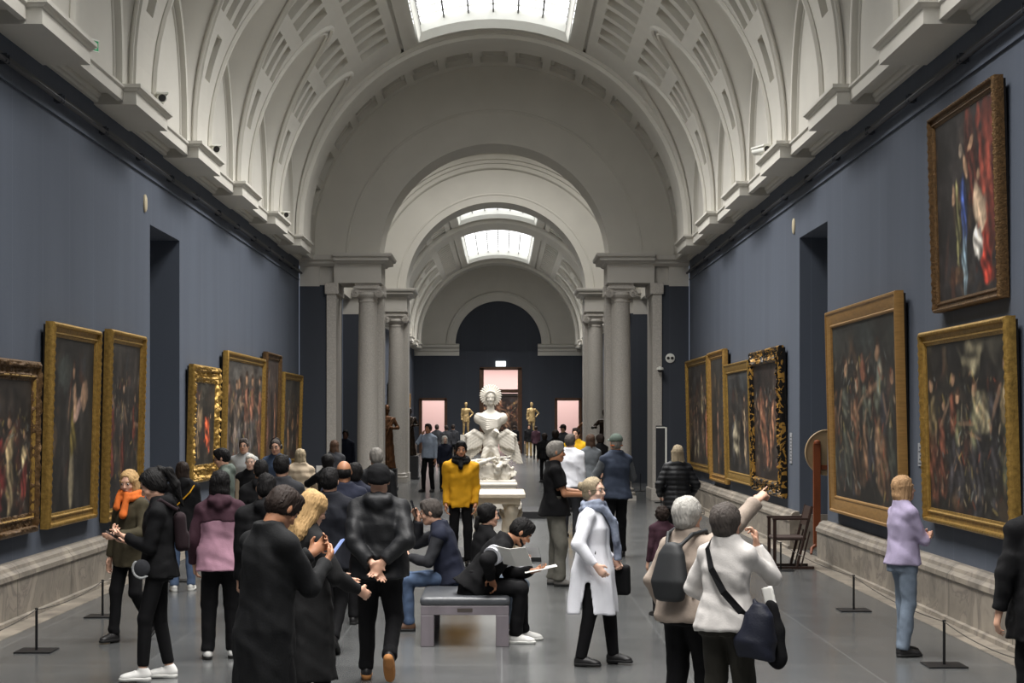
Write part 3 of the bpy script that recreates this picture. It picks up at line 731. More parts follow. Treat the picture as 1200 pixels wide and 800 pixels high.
_proto = {}
def shoe(root, name, A, yaw, pitch, style, m, ms, k=1.0):
    key = ('shoe', style, m.name, ms.name)
    if key not in _proto:
        f = Field((-.07, -.11, -.03), (.07, .23, .2 if style != 'boot' else .26), .008)
        f.ell((0, .02, .038), (.041, .105, .042), k=.02); f.ell((0, .105, .03), (.043, .060, .031), k=.02)
        for q in range(4): f.cap((-.02, .045+.018*q, .078-.011*q), (.02, .045+.018*q, .078-.011*q), .0065, k=.003)
        f.ell((0, -.045, .05), (.035, .04, .05), k=.02); f.cap((0, -.02, .05), (0, -.02, .085 if style != 'boot' else .20), .040, .042, k=.02)
        f.plane_cut((0, 0, .016), (0, 0, -1)); me1 = f.build('shoe', m, smooth=1)
        g = Field((-.08, -.12, -.02), (.08, .24, .05), .007)
        g.loft((0, 0, 0), rotm(), [(0, 0, .045, .043, .122), (.026, 0, .045, .048, .130)], pw=2.8, k=.004); g.cap((0, -.05, .01), (0, .0, .01), .035, k=.01)
        me2 = g.build('sole', ms, smooth=1)
        _proto[key] = (me1.data, me2.data); D.objects.remove(me1); D.objects.remove(me2)
    a, b = _proto[key]
    o = D.objects.new('shoe', a); COL.objects.link(o); o.parent = root
    s = D.objects.new('sole', b); COL.objects.link(s); s.parent = o
    Rm = Matrix.Rotation(rad(yaw), 4, 'Z') @ Matrix.Rotation(rad(-pitch), 4, 'X')
    anc = Vector((0, -.02, .085))
    o.matrix_local = Matrix.Translation(Vector(A)) @ Rm @ Matrix.Translation(-anc)
    return o

def ik(S, T, l1, l2, hint):
    S = npv(S); T = npv(T); d = T-S; L = float(np.linalg.norm(d)); 
    mx = (l1+l2)*.995
    if L > mx: T = S+d/L*mx; d = T-S; L = mx
    u = d/L; a = (l1*l1-l2*l2+L*L)/(2*L); h = math.sqrt(max(1e-6, l1*l1-a*a))
    n = npv(hint); n = n-u*float(n@u); n = n/(np.linalg.norm(n)+1e-6)
    return S+u*a+n*h, T

def hand(f, W, d, pn, side, curl=25, point=False):
    d = npv(d); d = d/np.linalg.norm(d); pn = npv(pn); pn = pn-d*float(pn@d); pn = pn/(np.linalg.norm(pn)+1e-6)
    l = np.cross(d, pn)*side  # towards the thumb
    W = npv(W)
    f.cap(W-d*.03, W+d*.02, .027, .027, k=.01, flat=(pn, 1.25))
    f.cap(W+d*.03, W+d*.075, .036, .038, k=.012, flat=(pn, 2.0))
    def rot(v, a):  # towards palm normal
        return v*cos(rad(a))+pn*sin(rad(a))
    for i in range(4):
        b = W+d*(.098-.004*abs(i-1.2))+l*(.029-.0195*i)
        c = curl+6*i
        if point and i == 0: c = 3
        elif point: c = 75
        L = (.042, .047, .044, .034)[i]
        p1 = b+rot(d, c*.8)*L; p2 = p1+rot(d, c*1.9)*L*.85
        f.cap(b-d*.012, p1, .0095, .0088, k=.004); f.cap(p1, p2, .0088, .0075, k=.003)
    tb = W+d*.025+l*.03; t1 = tb+(d*.6+l*.55+pn*.35)*.045; t2 = t1+(d*.85+l*.1+pn*.45)*.032
    f.cap(tb, t1, .014, .0115, k=.012); f.cap(t1, t2, .0112, .009, k=.004)

def head_sdf(f, C, Rh, fem=False, far=False, beard=False):
    C = npv(C); Rh = npv(Rh)
    def P(x, y, z): return C+Rh@npv((x, y, z))
    w = .94 if fem else 1.0
    f.ell(P(0, -.015, .03), (.074*w, .094, .088), Rh, k=.02)
    f.ell(P(0, .018, -.035), (.057*w, .068, .082), Rh, k=.03)
    f.ell(P(0, .066, -.092), (.022*w, .018, .016), Rh, k=.025)
    f.cap(P(-.045, .0, -.07), P(-.02, .055, -.095), .018, .016, k=.025); f.cap(P(.045, .0, -.07), P(.02, .055, -.095), .018, .016, k=.025)
    if far: return
    f.cap(P(-.03, .068, .028), P(.03, .068, .028), .016, k=.015)
    for s in (-1, 1):
        f.ell(P(s*.031, .093, .006), (.017, .014, .012), Rh, k=.012, op='cut')
        f.ell(P(s*.031, .074, .004), (.014, .013, .0115), Rh, k=.004)
        f.ell(P(s*.040, .060, -.030), (.022, .02, .02), Rh, k=.02)
        f.ell(P(s*.076*w, -.008, -.006), (.011, .02, .031), Rh, k=.006)
    f.cap(P(0, .080, .012), P(0, .103, -.028), .008, .0125, k=.010); f.cap(P(-.012, .092, -.032), P(.012, .092, -.032), .008, k=.008)
    f.cap(P(-.018, .078, -.060), P(.018, .078, -.060), .0085, k=.008); f.cap(P(-.014, .077, -.069), P(.014, .077, -.069), .009, k=.007)

def hair_obj(root, C, Rh, style, m, h=.009):
    key = ('hair', style, m.name, round(h, 3))
    if key not in _proto:
        long = style in ('long', 'longwavy', 'pony', 'mid')
        f = Field((-.16, -.22, -.40 if long else -.2), (.16, .16, .22), h)
        top_ = dict(r=(.083, .103, .095))
        if style == 'bald':
            f.ell((0, -.03, .0), (.082, .092, .07), k=.01); f.ell((0, -.0, .085), (.07, .085, .075), k=.01, op='cut'); f.ell((0, .08, .01), (.10, .075, .12), k=.01, op='cut'); f.plane_cut((0, 0, -.06), (0, 0.3, -1))
        elif style in ('short', 'crop', 'thin'):
            g = {'short': .012, 'crop': .006, 'thin': .004}[style]
            f.ell((0, -.018, .035), (.074+g, .095+g, .088+g*1.3), k=.01); f.ell((0, -.04, -.01), (.072+g*.6, .078+g, .07), k=.02)
            f.ell((0, .085, -.018), (.069, .07, .090), k=.008, op='cut'); f.ell((0, .05, -.10), (.12, .085, .09), k=.01, op='cut'); f.plane_cut((0, 0, -.075), (0, .2, -1))
            if style == 'short': f.cap((-.035, .045, .105), (.035, .05, .10), .020, k=.03)
        else:
            f.ell((0, -.022, .038), (.088, .108, .098), k=.01)
            if style in ('bob', 'mid'):
                zb = -.125 if style == 'bob' else -.19
                f.loft((0, -.03, 0), rotm(), [(zb, 0, -.0, .088, .075), (zb*.5, 0, 0, .096, .09), (.03, 0, .01, .09, .098)], k=.02, pw=2.2)
            elif style in ('long', 'longwavy'):
                zb = -.30 if style == 'long' else -.26
                f.loft((0, -.035, 0), rotm(), [(zb, 0, -.045, .085, .035), (zb*.6, 0, -.03, .11, .055), (-.06, 0, -.0, .098, .085), (.03, 0, .01, .09, .098)], k=.02, pw=2.1)
            elif style == 'pony':
                f.ell((0, -.03, -.02), (.08, .09, .08), k=.02); f.cap((0, -.12, .08), (0, -.11, .06), .034, .03, k=.01)
                f.chain([(0, -.12, .08), (0, -.17, .03), (0, -.165, -.08), (.01, -.13, -.26)], [.03, .042, .04, .012], k=.01)
            elif style == 'bun':
                f.ell((0, -.03, -.02), (.08, .088, .075), k=.02); f.ell((0, -.135, .045), (.042, .035, .042), k=.008)
            elif style == 'lowpony':
                f.ell((0, -.03, -.02), (.082, .09, .08), k=.02); f.chain([(0, -.12, -.03), (0, -.13, -.12), (0, -.11, -.19)], [.03, .028, .01], k=.01)
            elif style == 'curly':
                f.ell((0, -.03, -.0), (.112, .115, .12), k=.02); f.noise(.008, 90, 3)
            elif style == 'fluffy':
                f.ell((0, -.03, .02), (.102, .115, .108), k=.02); f.ell((0, -.05, -.05), (.088, .085, .07), k=.02)
            # face opening
            f.ell((0, .095, -.02), (.066, .078, .102), k=.01, op='cut')
            if style in ('bun', 'pony', 'lowpony'): f.ell((0, .06, -.10), (.12, .10, .09), k=.01, op='cut'); f.ell((0, .085, .02), (.07, .06, .07), k=.01, op='cut')
            else: f.ell((0, .10, -.13), (.06, .10, .12), k=.01, op='cut')
        # strands
        X = f.ax[0][:, None, None]; Y = f.ax[1][None, :, None]; Z = f.ax[2][None, None, :]
        an = np.arctan2(X, -(Y+.02)+0*Z)
        f.v += (.0032*np.sin(an*30+3*np.sin(Z*30))+.0022*np.sin(an*57+Z*40)).astype(np.float32); f.noise(.0035, 34, len(key[1]))
        o = f.build('hair', m, smooth=1); _proto[key] = o.data; D.objects.remove(o)
    o = D.objects.new('hair', _proto[key]); COL.objects.link(o); o.parent = root
    M = Matrix([list(map(float, Rh[i]))+[float(C[i])] for i in range(3)]+[[0, 0, 0, 1]]); o.matrix_local = M
    return o

def face_bits(root, M, brow, glasses=None, lips=True, beard=None):
    if 'eye' not in _proto:
        e = MB(); e.lathe([(.0002, -.0125)]+[(.0125*cos(a), .0125*sin(a)) for a in np.linspace(-pi/2+.2, pi/2-.2, 9)]+[(.0002, .0125)], n=14)
        # pole is +z; rotate so that the pole faces +y
        e.v = [(x, z, -y) for x, y, z in e.v]; e.mi = [1 if np.mean([e.v[i][1] for i in fc]) > .0095 else 0 for fc in e.f]
        o = e.build('eye', [EYEW, EYED], smooth='all'); _proto['eye'] = o.data; D.objects.remove(o)
    for s in (-1, 1):
        o = D.objects.new('eye', _proto['eye']); COL.objects.link(o); o.parent = root; o.matrix_local = M @ Matrix.Translation((s*.031,   .0757, .005))
    # each eyebrow its own piece
    for s in (-1, 1):
      key = ('brow', brow.name, s)
      if key not in _proto:
        b = MB(); b.tube([(s*.014, .0875, .025), (s*.03, .086, .031), (s*.048, .072, .026)], [.003, .0045, .002], 6)
        o = b.build('eyebrow', brow, smooth='all'); _proto[key] = o.data; D.objects.remove(o)
      o = D.objects.new('eyebrow', _proto[key]); COL.objects.link(o); o.parent = root; o.matrix_local = M
    if lips:
        if 'lips' not in _proto:
            b = MB(); b.tube([(-.023, .079, -.064), (-.012, .087, -.0615), (0, .0885, -.063), (.012, .087, -.0615), (.023, .079, -.064)], [.001, .0048, .004, .0048, .001], 6)
            b.tube([(-.019, .081, -.067), (0, .0875, -.0705), (.019, .081, -.067)], [.001, .0055, .001], 6)
            o = b.build('lips', LIPM, smooth='all'); _proto['lips'] = o.data; D.objects.remove(o)
        o = D.objects.new('lips', _proto['lips']); COL.objects.link(o); o.parent = root; o.matrix_local = M
    if glasses:
        key = ('glasses', glasses.name)
        if key not in _proto:
            b = MB()
            for s in (-1, 1):
                ring = [(s*.034+.024*max(-.85, min(.85, cos(t)*1.1)), .103-.006*abs(cos(t)), .004+.017*max(-.85, min(.85, sin(t)*1.1))) for t in np.linspace(0, 2*pi, 17)[:-1]]
                b.tube(ring, .0026, 6, closed=True)
                b.tube([(s*.056, .098, .010), (s*.078, .06, .010), (s*.082, -.01, .004), (s*.08, -.03, -.01)], .0022, 6)
            b.tube([(-.011, .104, .008), (0, .106, .010), (.011, .104, .008)], .0024, 6)
            o = b.build('glasses', glasses, smooth='all'); _proto[key] = o.data; D.objects.remove(o)
        o = D.objects.new('glasses', _proto[key]); COL.objects.link(o); o.parent = root; o.matrix_local = M
    if beard:
        key = ('beard', beard.name)
        if key not in _proto:
            f = Field((-.1, -.06, -.16), (.1, .13, .04), .006)
            f.ell((0, .018, -.038), (.063, .073, .088), k=.01); f.ell((0, .066, -.095), (.028, .022, .02), k=.02)
            f.plane_cut((0, .0, -.028), (0, .55, 1)); f.plane_cut((0, -.02, 0), (0, -1, 0)); f.ell((0, .085, -.03), (.045, .04, .033), k=.004, op='cut'); f.cap((-.014, .095, -.066), (.014, .095, -.066), .008, k=.003, op='cut')
            f.noise(.0012, 160, 1)
            o = f.build('beard', beard, smooth=0); _proto[key] = o.data; D.objects.remove(o)
        o = D.objects.new('beard', _proto[key]); COL.objects.link(o); o.parent = root; o.matrix_local = M

class Pers: pass
NP = [0]
def person(x, y, H, yaw, label, skin=SK_L, hair=('short', H_BLACK), top=None, bottom=None, shoes=('low', SH_BLK, SOLEB), lean=0, side=0, twist=0,
           head=(0, 0, 0), neckf=0.0, L=None, Rr=None, feet=None, sit=None, fem=False, girth=1.0, face=False, glasses=None, beard=None, res=1.0, name='person', cat='person', group=None,
           hat=None, seed=None, scarf=None, over=None, z=0.0, pelvis=None, shrug=0.0):
    NP[0] += 1; seed = NP[0] if seed is None else seed
    k = H/1.72
    root = empty(name, (x, y, z), rad(yaw), label, cat, group); root.scale = (k, k, k)
    b = Pers(); b.root = root; b.k = k
    sh = .152 if fem else .174
    P = npv(pelvis) if pelvis is not None else npv((0, 0, .95 if sit is None else sit/k+.10))
    Rp = rotm(0, lean*.3, 0); Rt = rotm(twist, lean, side)
    b.P, b.Rt = P, Rt
    def T(a, c, d): return P+Rt@npv((a, c, d))
    b.T = T
    nb = T(0, -.01, .50); hc = nb+rotm(head[0]*.3, lean*.6+head[1]*.5, 0)@npv((0, .028+neckf, .135)); Rh = rotm(head[0], head[1], head[2])
    b.hc, b.Rh, b.nb = hc, Rh, nb
    S = {-1: T(-sh, -.0, .408+shrug), 1: T(sh, -.0, .408+shrug)}
    arms = {}
    for s, spec in ((-1, L), (1, Rr)):
        spec = dict(spec or {})
        tgt = spec.get('to', (s*.225, .05, .80 if sit is None else P[2]+.05))
        hint = spec.get('hint', (s*.2, -1, -.2) if 'to' not in spec else (s*.6, -.8, -.3))
        E, Wp = ik(S[s], tgt, .285, .25, hint)
        d = npv(spec.get('dir', Wp-E)); pn = npv(spec.get('palm', (-s, 0, 0)))
        arms[s] = (S[s], E, Wp, d/np.linalg.norm(d), pn, spec.get('curl', 28), spec.get('point', False))
    b.arms = arms
    # legs
    hips = {s: P+Rp@npv((s*.080, 0, -.035)) for s in (-1, 1)}
    feet = feet or {}
    legs = {}
    for s in (-1, 1):
        ft = feet.get(s, ((s*.10, 0, .085), -s*8, 0)); A = npv(ft[0])
        K, A2 = ik(hips[s], A, .42, .412, ft[3] if len(ft) > 3 else (s*.1, 1, .1))
        legs[s] = (hips[s], K, A2, ft[1], ft[2])
    b.legs = legs
    allp = [P, nb, hc]+[q for a in arms.values() for q in a[:3]]+[q for l in legs.values() for q in l[:3]]
    allp = np.array(allp); lo = allp.min(0)-.22; hi = allp.max(0)+.22
    h = .0095*res
    # ---- skin body (one continuous surface)
    f = Field(lo, hi, h)
    fm = fem
    f.loft(P, Rt, [(-.10, 0, 0, .13, .085), (.0, 0, 0, .14, .09), (.14, 0, 0, .11, .078), (.32, 0, 0, .135, .09), (.43, 0, -.005, .125, .075), (.50, 0, -.01, .06, .055)], k=.03)
    f.cap(nb+Rt@npv((0, 0, -.03)), hc+Rh@npv((0, -.02, -.05)), .052 if fem else .058, .05 if fem else .056, k=.02)
    head_sdf(f, hc, Rh, fem, far=not face and res > 1.5)
    for s in (-1, 1):
        Sh, E, Wp, d, pn, cu, pt = arms[s]
        f.cap(Sh, E, .040, .034, k=.03); f.cap(E, Wp, .037, .026, k=.015)
        if res < 1.9: hand(f, Wp, d, pn, s, cu, pt)
        else: f.cap(Wp, Wp+d*.12, .035, .03, k=.02, flat=(pn, 1.6))
        Hp, K, A, _, _ = legs[s]
        f.cap(Hp, K, .065, .045, k=.04); f.cap(K, A, .046, .034, k=.02); f.cap(A, A-npv((0, 0, .03)), .034, .03)
    f.build('body', skin, root, smooth=1)
    # ---- trousers / skirt
    bt = dict(m=BLK, r=1.0, cuff=.0, kind='trousers'); bt.update(bottom or {})
    hb = .0115*res
    pts = np.array([P]+[q for l in legs.values() for q in l[:3]]); g = Field(pts.min(0)-.24, pts.max(0)+.24, hb)
    r = bt['r']*girth
    g.loft(P, Rp, [(-.14, 0, -.01, .152*r, .120*r), (-.03, 0, -.01, .160*r, .122*r), (.06, 0, 0, .16*girth, .115*girth), (.12, 0, 0, .15*girth, .105*girth)], k=.03, pw=2.2)
    if bt['kind'] == 'skirt':
        g.loft(P, Rp, [(bt.get('hem', -.6), 0, 0, .20*r, .17*r), (-.1, 0, 0, .18*r, .14*r), (.1, 0, 0, .15*r, .11*r)], k=.03, wave=(.06, 9, seed))
    else:
        for s in (-1, 1):
            Hp, K, A, yw, pt = legs[s]
            end = A+(K-A)*bt['cuff']
            rk = .062*bt['r']; ra = .052*bt['r']*bt.get('flare', 1)
            g.cap(Hp, K, .082*r, rk+.006, k=.03); g.cap(K, end, rk+.004, ra, k=.02)
            # fold bulges over the shoe
            if not bt.get('tight'):
                g.cap(end+npv((0, .006, .03)), end+npv((0, -.004, .01)), ra*1.08, ra*1.06, k=.01)
    g.noise((.0035 if not bt.get('tight') else .001)*bt.get('fold', 1), 26, seed, (1, 1, .6)); g.noise((.0018 if not bt.get('tight') else 0), 60, seed+7, (1, 1, .8))
    for s in (-1, 1):
        Hp, K, A, yw, pt = legs[s]
        if bt['kind'] != 'skirt':
            u = (A-K)/np.linalg.norm(A-K); e = A+(K-A)*bt['cuff']+u*.02
            cut_local(g, e, u, .13)
    if bt['kind'] == 'skirt' or True:
        g.build(bt.get('name', 'skirt' if bt['kind'] == 'skirt' else 'trousers'), bt['m'], root)
    # ---- top
    tps = top if isinstance(top, list) else [top or {}]
    for ti, tp0 in enumerate(tps):
        tp = dict(m=BLK, a=.02, hem=-.10, kind='long', name='jacket', fold=1.0, collar=.03, flare=0.0); tp.update(tp0)
        a = tp['a']+ti*.012
        ap = np.array([P, nb, T(0, 0, tp['hem'])]+[q for z_ in arms.values() for q in z_[:3]]); g = Field(ap.min(0)-.27, ap.max(0)+.27, hb)
        G = girth; Gh = girth*max(1.0, bt['r'])+.02; hem = tp['hem']; fl = tp['flare']; bel = tp.get('belly', 0)
        st = [(.53, 0, -.012, .062+a*.5, .06+a*.4), (.50, 0, -.012, .075+a*.5, .066+a*.5), (.455, 0, -.01, (.092 if fem else .105)+a*.4, .074+a*.6), (.40, 0, -.005, (.138 if fem else .156)+a*.4, .095+a*.7), (.30, 0, .0, (.145 if fem else .16)*G+a*.6, (.112 if fem else .112)*G+a*.7),
              (.15, 0, bel*.5, (.13 if fem else .147)*G+a*.7, .10*G+a*.8+bel*.5), (.03, 0, bel*.3, .150*Gh+a*.7, .112*Gh+a*.8+bel*.4), (-.08, 0, -.006, .158*Gh+a*.8, .134*Gh+a*.8+fl*.3)]
        if hem < -.1: sl_ = tp.get('slim', 1.0); st += [(hem, 0, -.006, (.160*Gh+a*.9+fl)*sl_, (.140*Gh+a+fl)*sl_)]
        st = [q for q in st if q[0] >= hem-1e-6]
        if min(q[0] for q in st) > hem+.01: st.append((hem, 0, 0, .150*G+a, .115*G+a))
        g.loft(P, Rt, st, k=.02, pw=2.25, wave=(.03+fl*.6, 7, seed) if (fl or hem < -.15) else None)
        if tp['collar'] > 0: g.loft(nb, Rt, [(-.02, 0, -.0, .08+a*.5, .075+a*.4), (tp['collar'], 0, -.008, .068+a*.5, .068+a*.4)], k=.012, pw=2)
        for s in (-1, 1):
            Sh, E, Wp, d, pn, cu, pt = arms[s]
            g.cap(nb+Rt@npv((s*.03, 0, -.015)), Sh, .045+a*.4, .052+a*.6, k=.035)
            ur = (.046 if fem else .052)+a*.5
            if tp['kind'] == 'sleeveless': continue
            if tp['kind'] == 'short': g.cap(Sh, Sh+(E-Sh)*.62, ur, ur*1.0, k=.02); cut_local(g, Sh+(E-Sh)*.68, E-Sh, .12, keep=Sh); continue
            fr = .032+a*.45
            cr = tp.get('cuffr', 1)
            g.cap(Sh, E, ur, .043+a*.55, k=.02); g.cap(E, Wp-(Wp-E)*.06, .042+a*.55, fr*cr, k=.012)
            cut_local(g, Wp-(Wp-E)*.02, Wp-E, .1)
        if tp.get('hood'):
            g.cap(T(-.055, -.075-a*.5, .485), T(.055, -.075-a*.5, .485), .040+a*.3, k=.025); g.cap(T(0, -.085-a*.6, .44), T(0, -.075, .53), .05, .035, k=.03)
            g.cap(T(-.075, -.05, .515), T(-.06, .035, .505), .028, k=.02); g.cap(T(.075, -.05, .515), T(.06, .035, .505), .028, k=.02)
        if tp.get('puff'):
            X, Y, Z = g.ax[0][:, None, None]-P[0], g.ax[1][None, :, None]-P[1], g.ax[2][None, None, :]-P[2]
            w = Rt[0, 2]*X+Rt[1, 2]*Y+Rt[2, 2]*Z; pr = tp['puff']
            g.v -= (.011*(np.abs(np.sin(w*pi/pr))-.45)).astype(np.float32)
        fo = tp['fold']
        if tp.get('hollow'): g.loft(P, Rt, [(hem-.06, 0, -.006, .160*Gh+a*.9+fl-.03, .140*Gh+a+fl-.03), (-.13, 0, -.006, .158*Gh+a*.8-.03, .134*Gh+a*.8-.03)], k=.004, pw=2.25, op='cut', wave=(.03+fl*.6, 7, seed))
        for q in tp.get('slits', []): g.cap(T(*q[0]), T(*q[1]), q[2], q[3], k=.01, op='cut')
        g.noise(.0050*fo, 21, seed+3, (1, 1, tp.get('fz', .8))); g.noise(.0028*fo, 46, seed+9, (1, 1, tp.get('fz', .9)))
        # hem of the torso follows its loft; neck opening
        o = g.build(tp['name'], tp['m'], root)
        for bnd in tp.get('bands', []):
            band(b, bnd)
    if sit is None or True:
        for s in (-1, 1):
            if shoes is None: continue
            Hp, K, A, yw, pt = legs[s]
            shoe(root, 'shoe', A, yw, pt, *shoes)
    M = Matrix([list(map(float, Rh[i]))+[float(hc[i])] for i in range(3)]+[[0, 0, 0, 1]])
    b.M = M
    if hair: hair_obj(root, hc, Rh, hair[0], hair[1], .008 if res < 1.3 else .012)
    if hat:
        q = Field((-.14, -.16, -.1), (.14, .24, .2), .008)
        q.ell((0, -.02, .045), (.093, .112, .098), k=.01)
        if hat[0] == 'beanie': q.ell((0, -.03, -.0), (.092, .108, .07), k=.02); q.plane_cut((0, 0, .0), (0, .25, -1)); q.noise(.001, 120, 1)
        if hat[0] == 'cap': q.plane_cut((0, 0, .03), (0, 0, -1)); q.cap((-.03, .10, .045), (.03, .10, .045), .06, k=.01, flat=((0, -.2, 1), 5))
        o = q.build('hat', hat[1], root); o.matrix_local = M
    if face: face_bits(root, M, (hair[1] if hair and hair[0] not in () else H_GREY), glasses, beard=beard)
    elif glasses: face_bits(root, M, hair[1], glasses)
    if scarf:
        q = Field(nb-npv((.25, .28, .5)), nb+npv((.25, .28, .2)), .010*res); c = nb+Rt@npv((0, .01, .03))
        n_ = 14
        for j in range(2):
            rr = .088+.012*j; zz = -.005-.045*j
            pts = [c+Rt@npv((rr*1.08*cos(t), rr*sin(t), zz+.012*sin(2*t+j))) for t in np.linspace(0, 2*pi, n_)]
            q.chain(pts, [.03]*n_, k=.012)
        for e in scarf[1]: q.chain([c+Rt@npv(p) for p in e], [.03]+[.036]*(len(e)-1), k=.015)
        q.noise(.004, 60, seed, (1, 1, .4)); q.build('scarf', scarf[0], root)
    return b

def cut_local(g, p, n, r, keep=None):
    """cut a limb end flat: remove material beyond p along n within radius r"""
    p = npv(p); n = npv(n); n = n/np.linalg.norm(n)
    lo = p-r-.05; hi = p+r+.05
    sl, Pq = g.sub(lo, hi, 0)
    if sl is None: return
    X, Y, Z = Pq
    x, y, z = X-p[0], Y-p[1], Z-p[2]
    w = x*n[0]+y*n[1]+z*n[2]; q = np.sqrt(np.maximum(x*x+y*y+z*z-w*w, 0))
    inside = (q < r*.85) & (w < r) & (w > -.03)
    g.v[sl] = np.where(inside, np.maximum(g.v[sl], w), g.v[sl])

def band(b, spec):
    """sleeve or cuff band round a limb: (a, b, radius, material, name)"""
    a, c, r, m, nm = spec(b) if callable(spec) else spec
    mb = MB(); mb.tube([tuple(a), tuple(c)], [r, r], 24); mb.build(nm, m, b.root, smooth=True)

def wpt(b, p):
    return b.root.matrix_basis @ Vector([float(c) for c in p])
def held(b, name, mb_or_f, m, label, cat, group=None, bevel=0.0, smooth=False):
    """a held or carried thing built in the person's frame, placed as a thing of its own"""
    if isinstance(mb_or_f, Field):
        o = mb_or_f.build(name, m)
    else: o = mb_or_f.build(name, m, smooth=smooth, bevel=bevel)
    M = b.root.matrix_basis
    co = [M @ v.co for v in o.data.vertices]
    c = sum(co, Vector())/max(1, len(co)); c.z = min(v.z for v in co)
    for v, w in zip(o.data.vertices, co): v.co = w-c
    o.location = c; tag(o, label, cat, group); return o
def phone_mb(c, up, nrm, w=.072, h=.15, t=.009):
    c = Vector(c); up = Vector(up).normalized(); n = Vector(nrm); n = (n-up*n.dot(up)).normalized(); r = up.cross(n)
    mb = MB()
    v = [c+r*sx*w/2+up*sy*h/2+n*sz*t/2 for sz in (-1, 1) for sy in (-1, 1) for sx in (-1, 1)]
    mb.add(v, [(0, 2, 3, 1), (4, 5, 7, 6), (0, 1, 5, 4), (2, 6, 7, 3), (0, 4, 6, 2), (1, 3, 7, 5)])
    return mb
PHONEM = mat('phone', hexc(24, 26, 32), rough=.25); SCREEN = mat('screen', hexc(120, 140, 190), rough=.3, emit=hexc(150, 170, 220), estr=.55)
PAPER = mat('paper', hexc(232, 230, 224), rough=.8)
# ---------------------------------------------------------------- paintings and frames
GOLD = mat('gilding', hexc(160, 128, 66), rough=.45, metal=.7, var=.28, scale=22, bump=.3, bscale=60)
GOLDL = mat('gilding_pale', hexc(172, 134, 74), rough=.45, metal=.6, var=.25, scale=18, bump=.25, bscale=50)
GOLDD = mat('gilding_brown', hexc(98, 74, 46), rough=.5, metal=.6, var=.35, scale=25, bump=.4, bscale=60)
EBON = mat('ebonised_wood', hexc(30, 26, 22), rough=.35, var=.2, scale=10)
WOODG = mat('golden_wood', hexc(150, 114, 64), rough=.45, metal=.35, var=.15, scale=7, stretch=(1, 1, 6))
def paint_mat():
    m = D.materials.new('oil_paint'); m.use_nodes = True; nt = m.node_tree; n = nt.nodes; l = nt.links; b = n['Principled BSDF']
    a = n.new('ShaderNodeVertexColor'); a.layer_name = 'Col'; l.new(a.outputs['Color'], b.inputs['Base Color']); b.inputs['Roughness'].default_value = .5
    b.inputs['Specular IOR Level'].default_value = .35
    return m
PAINT = paint_mat()
def ebgold():
    m = D.materials.new('black_and_gold_carving'); m.use_nodes = True; n = m.node_tree.nodes; l = m.node_tree.links; b = n['Principled BSDF']
    tc = n.new('ShaderNodeTexCoord'); nz = n.new('ShaderNodeTexNoise'); nz.inputs['Scale'].default_value = 4.5; nz.inputs['Detail'].default_value = 3; nz.inputs['Distortion'].default_value = 2.5
    l.new(tc.outputs['Object'], nz.inputs['Vector']); r = n.new('ShaderNodeValToRGB'); r.color_ramp.interpolation = 'CONSTANT'
    r.color_ramp.elements[0].color = (*hexc(26, 22, 18), 1); r.color_ramp.elements[1].position = .535; r.color_ramp.elements[1].color = (*hexc(170, 128, 58), 1)
    l.new(nz.outputs['Fac'], r.inputs[0]); l.new(r.outputs[0], b.inputs['Base Color']); b.inputs['Metallic'].default_value = .5; b.inputs['Roughness'].default_value = .4
    return m
EBGOLD = ebgold()
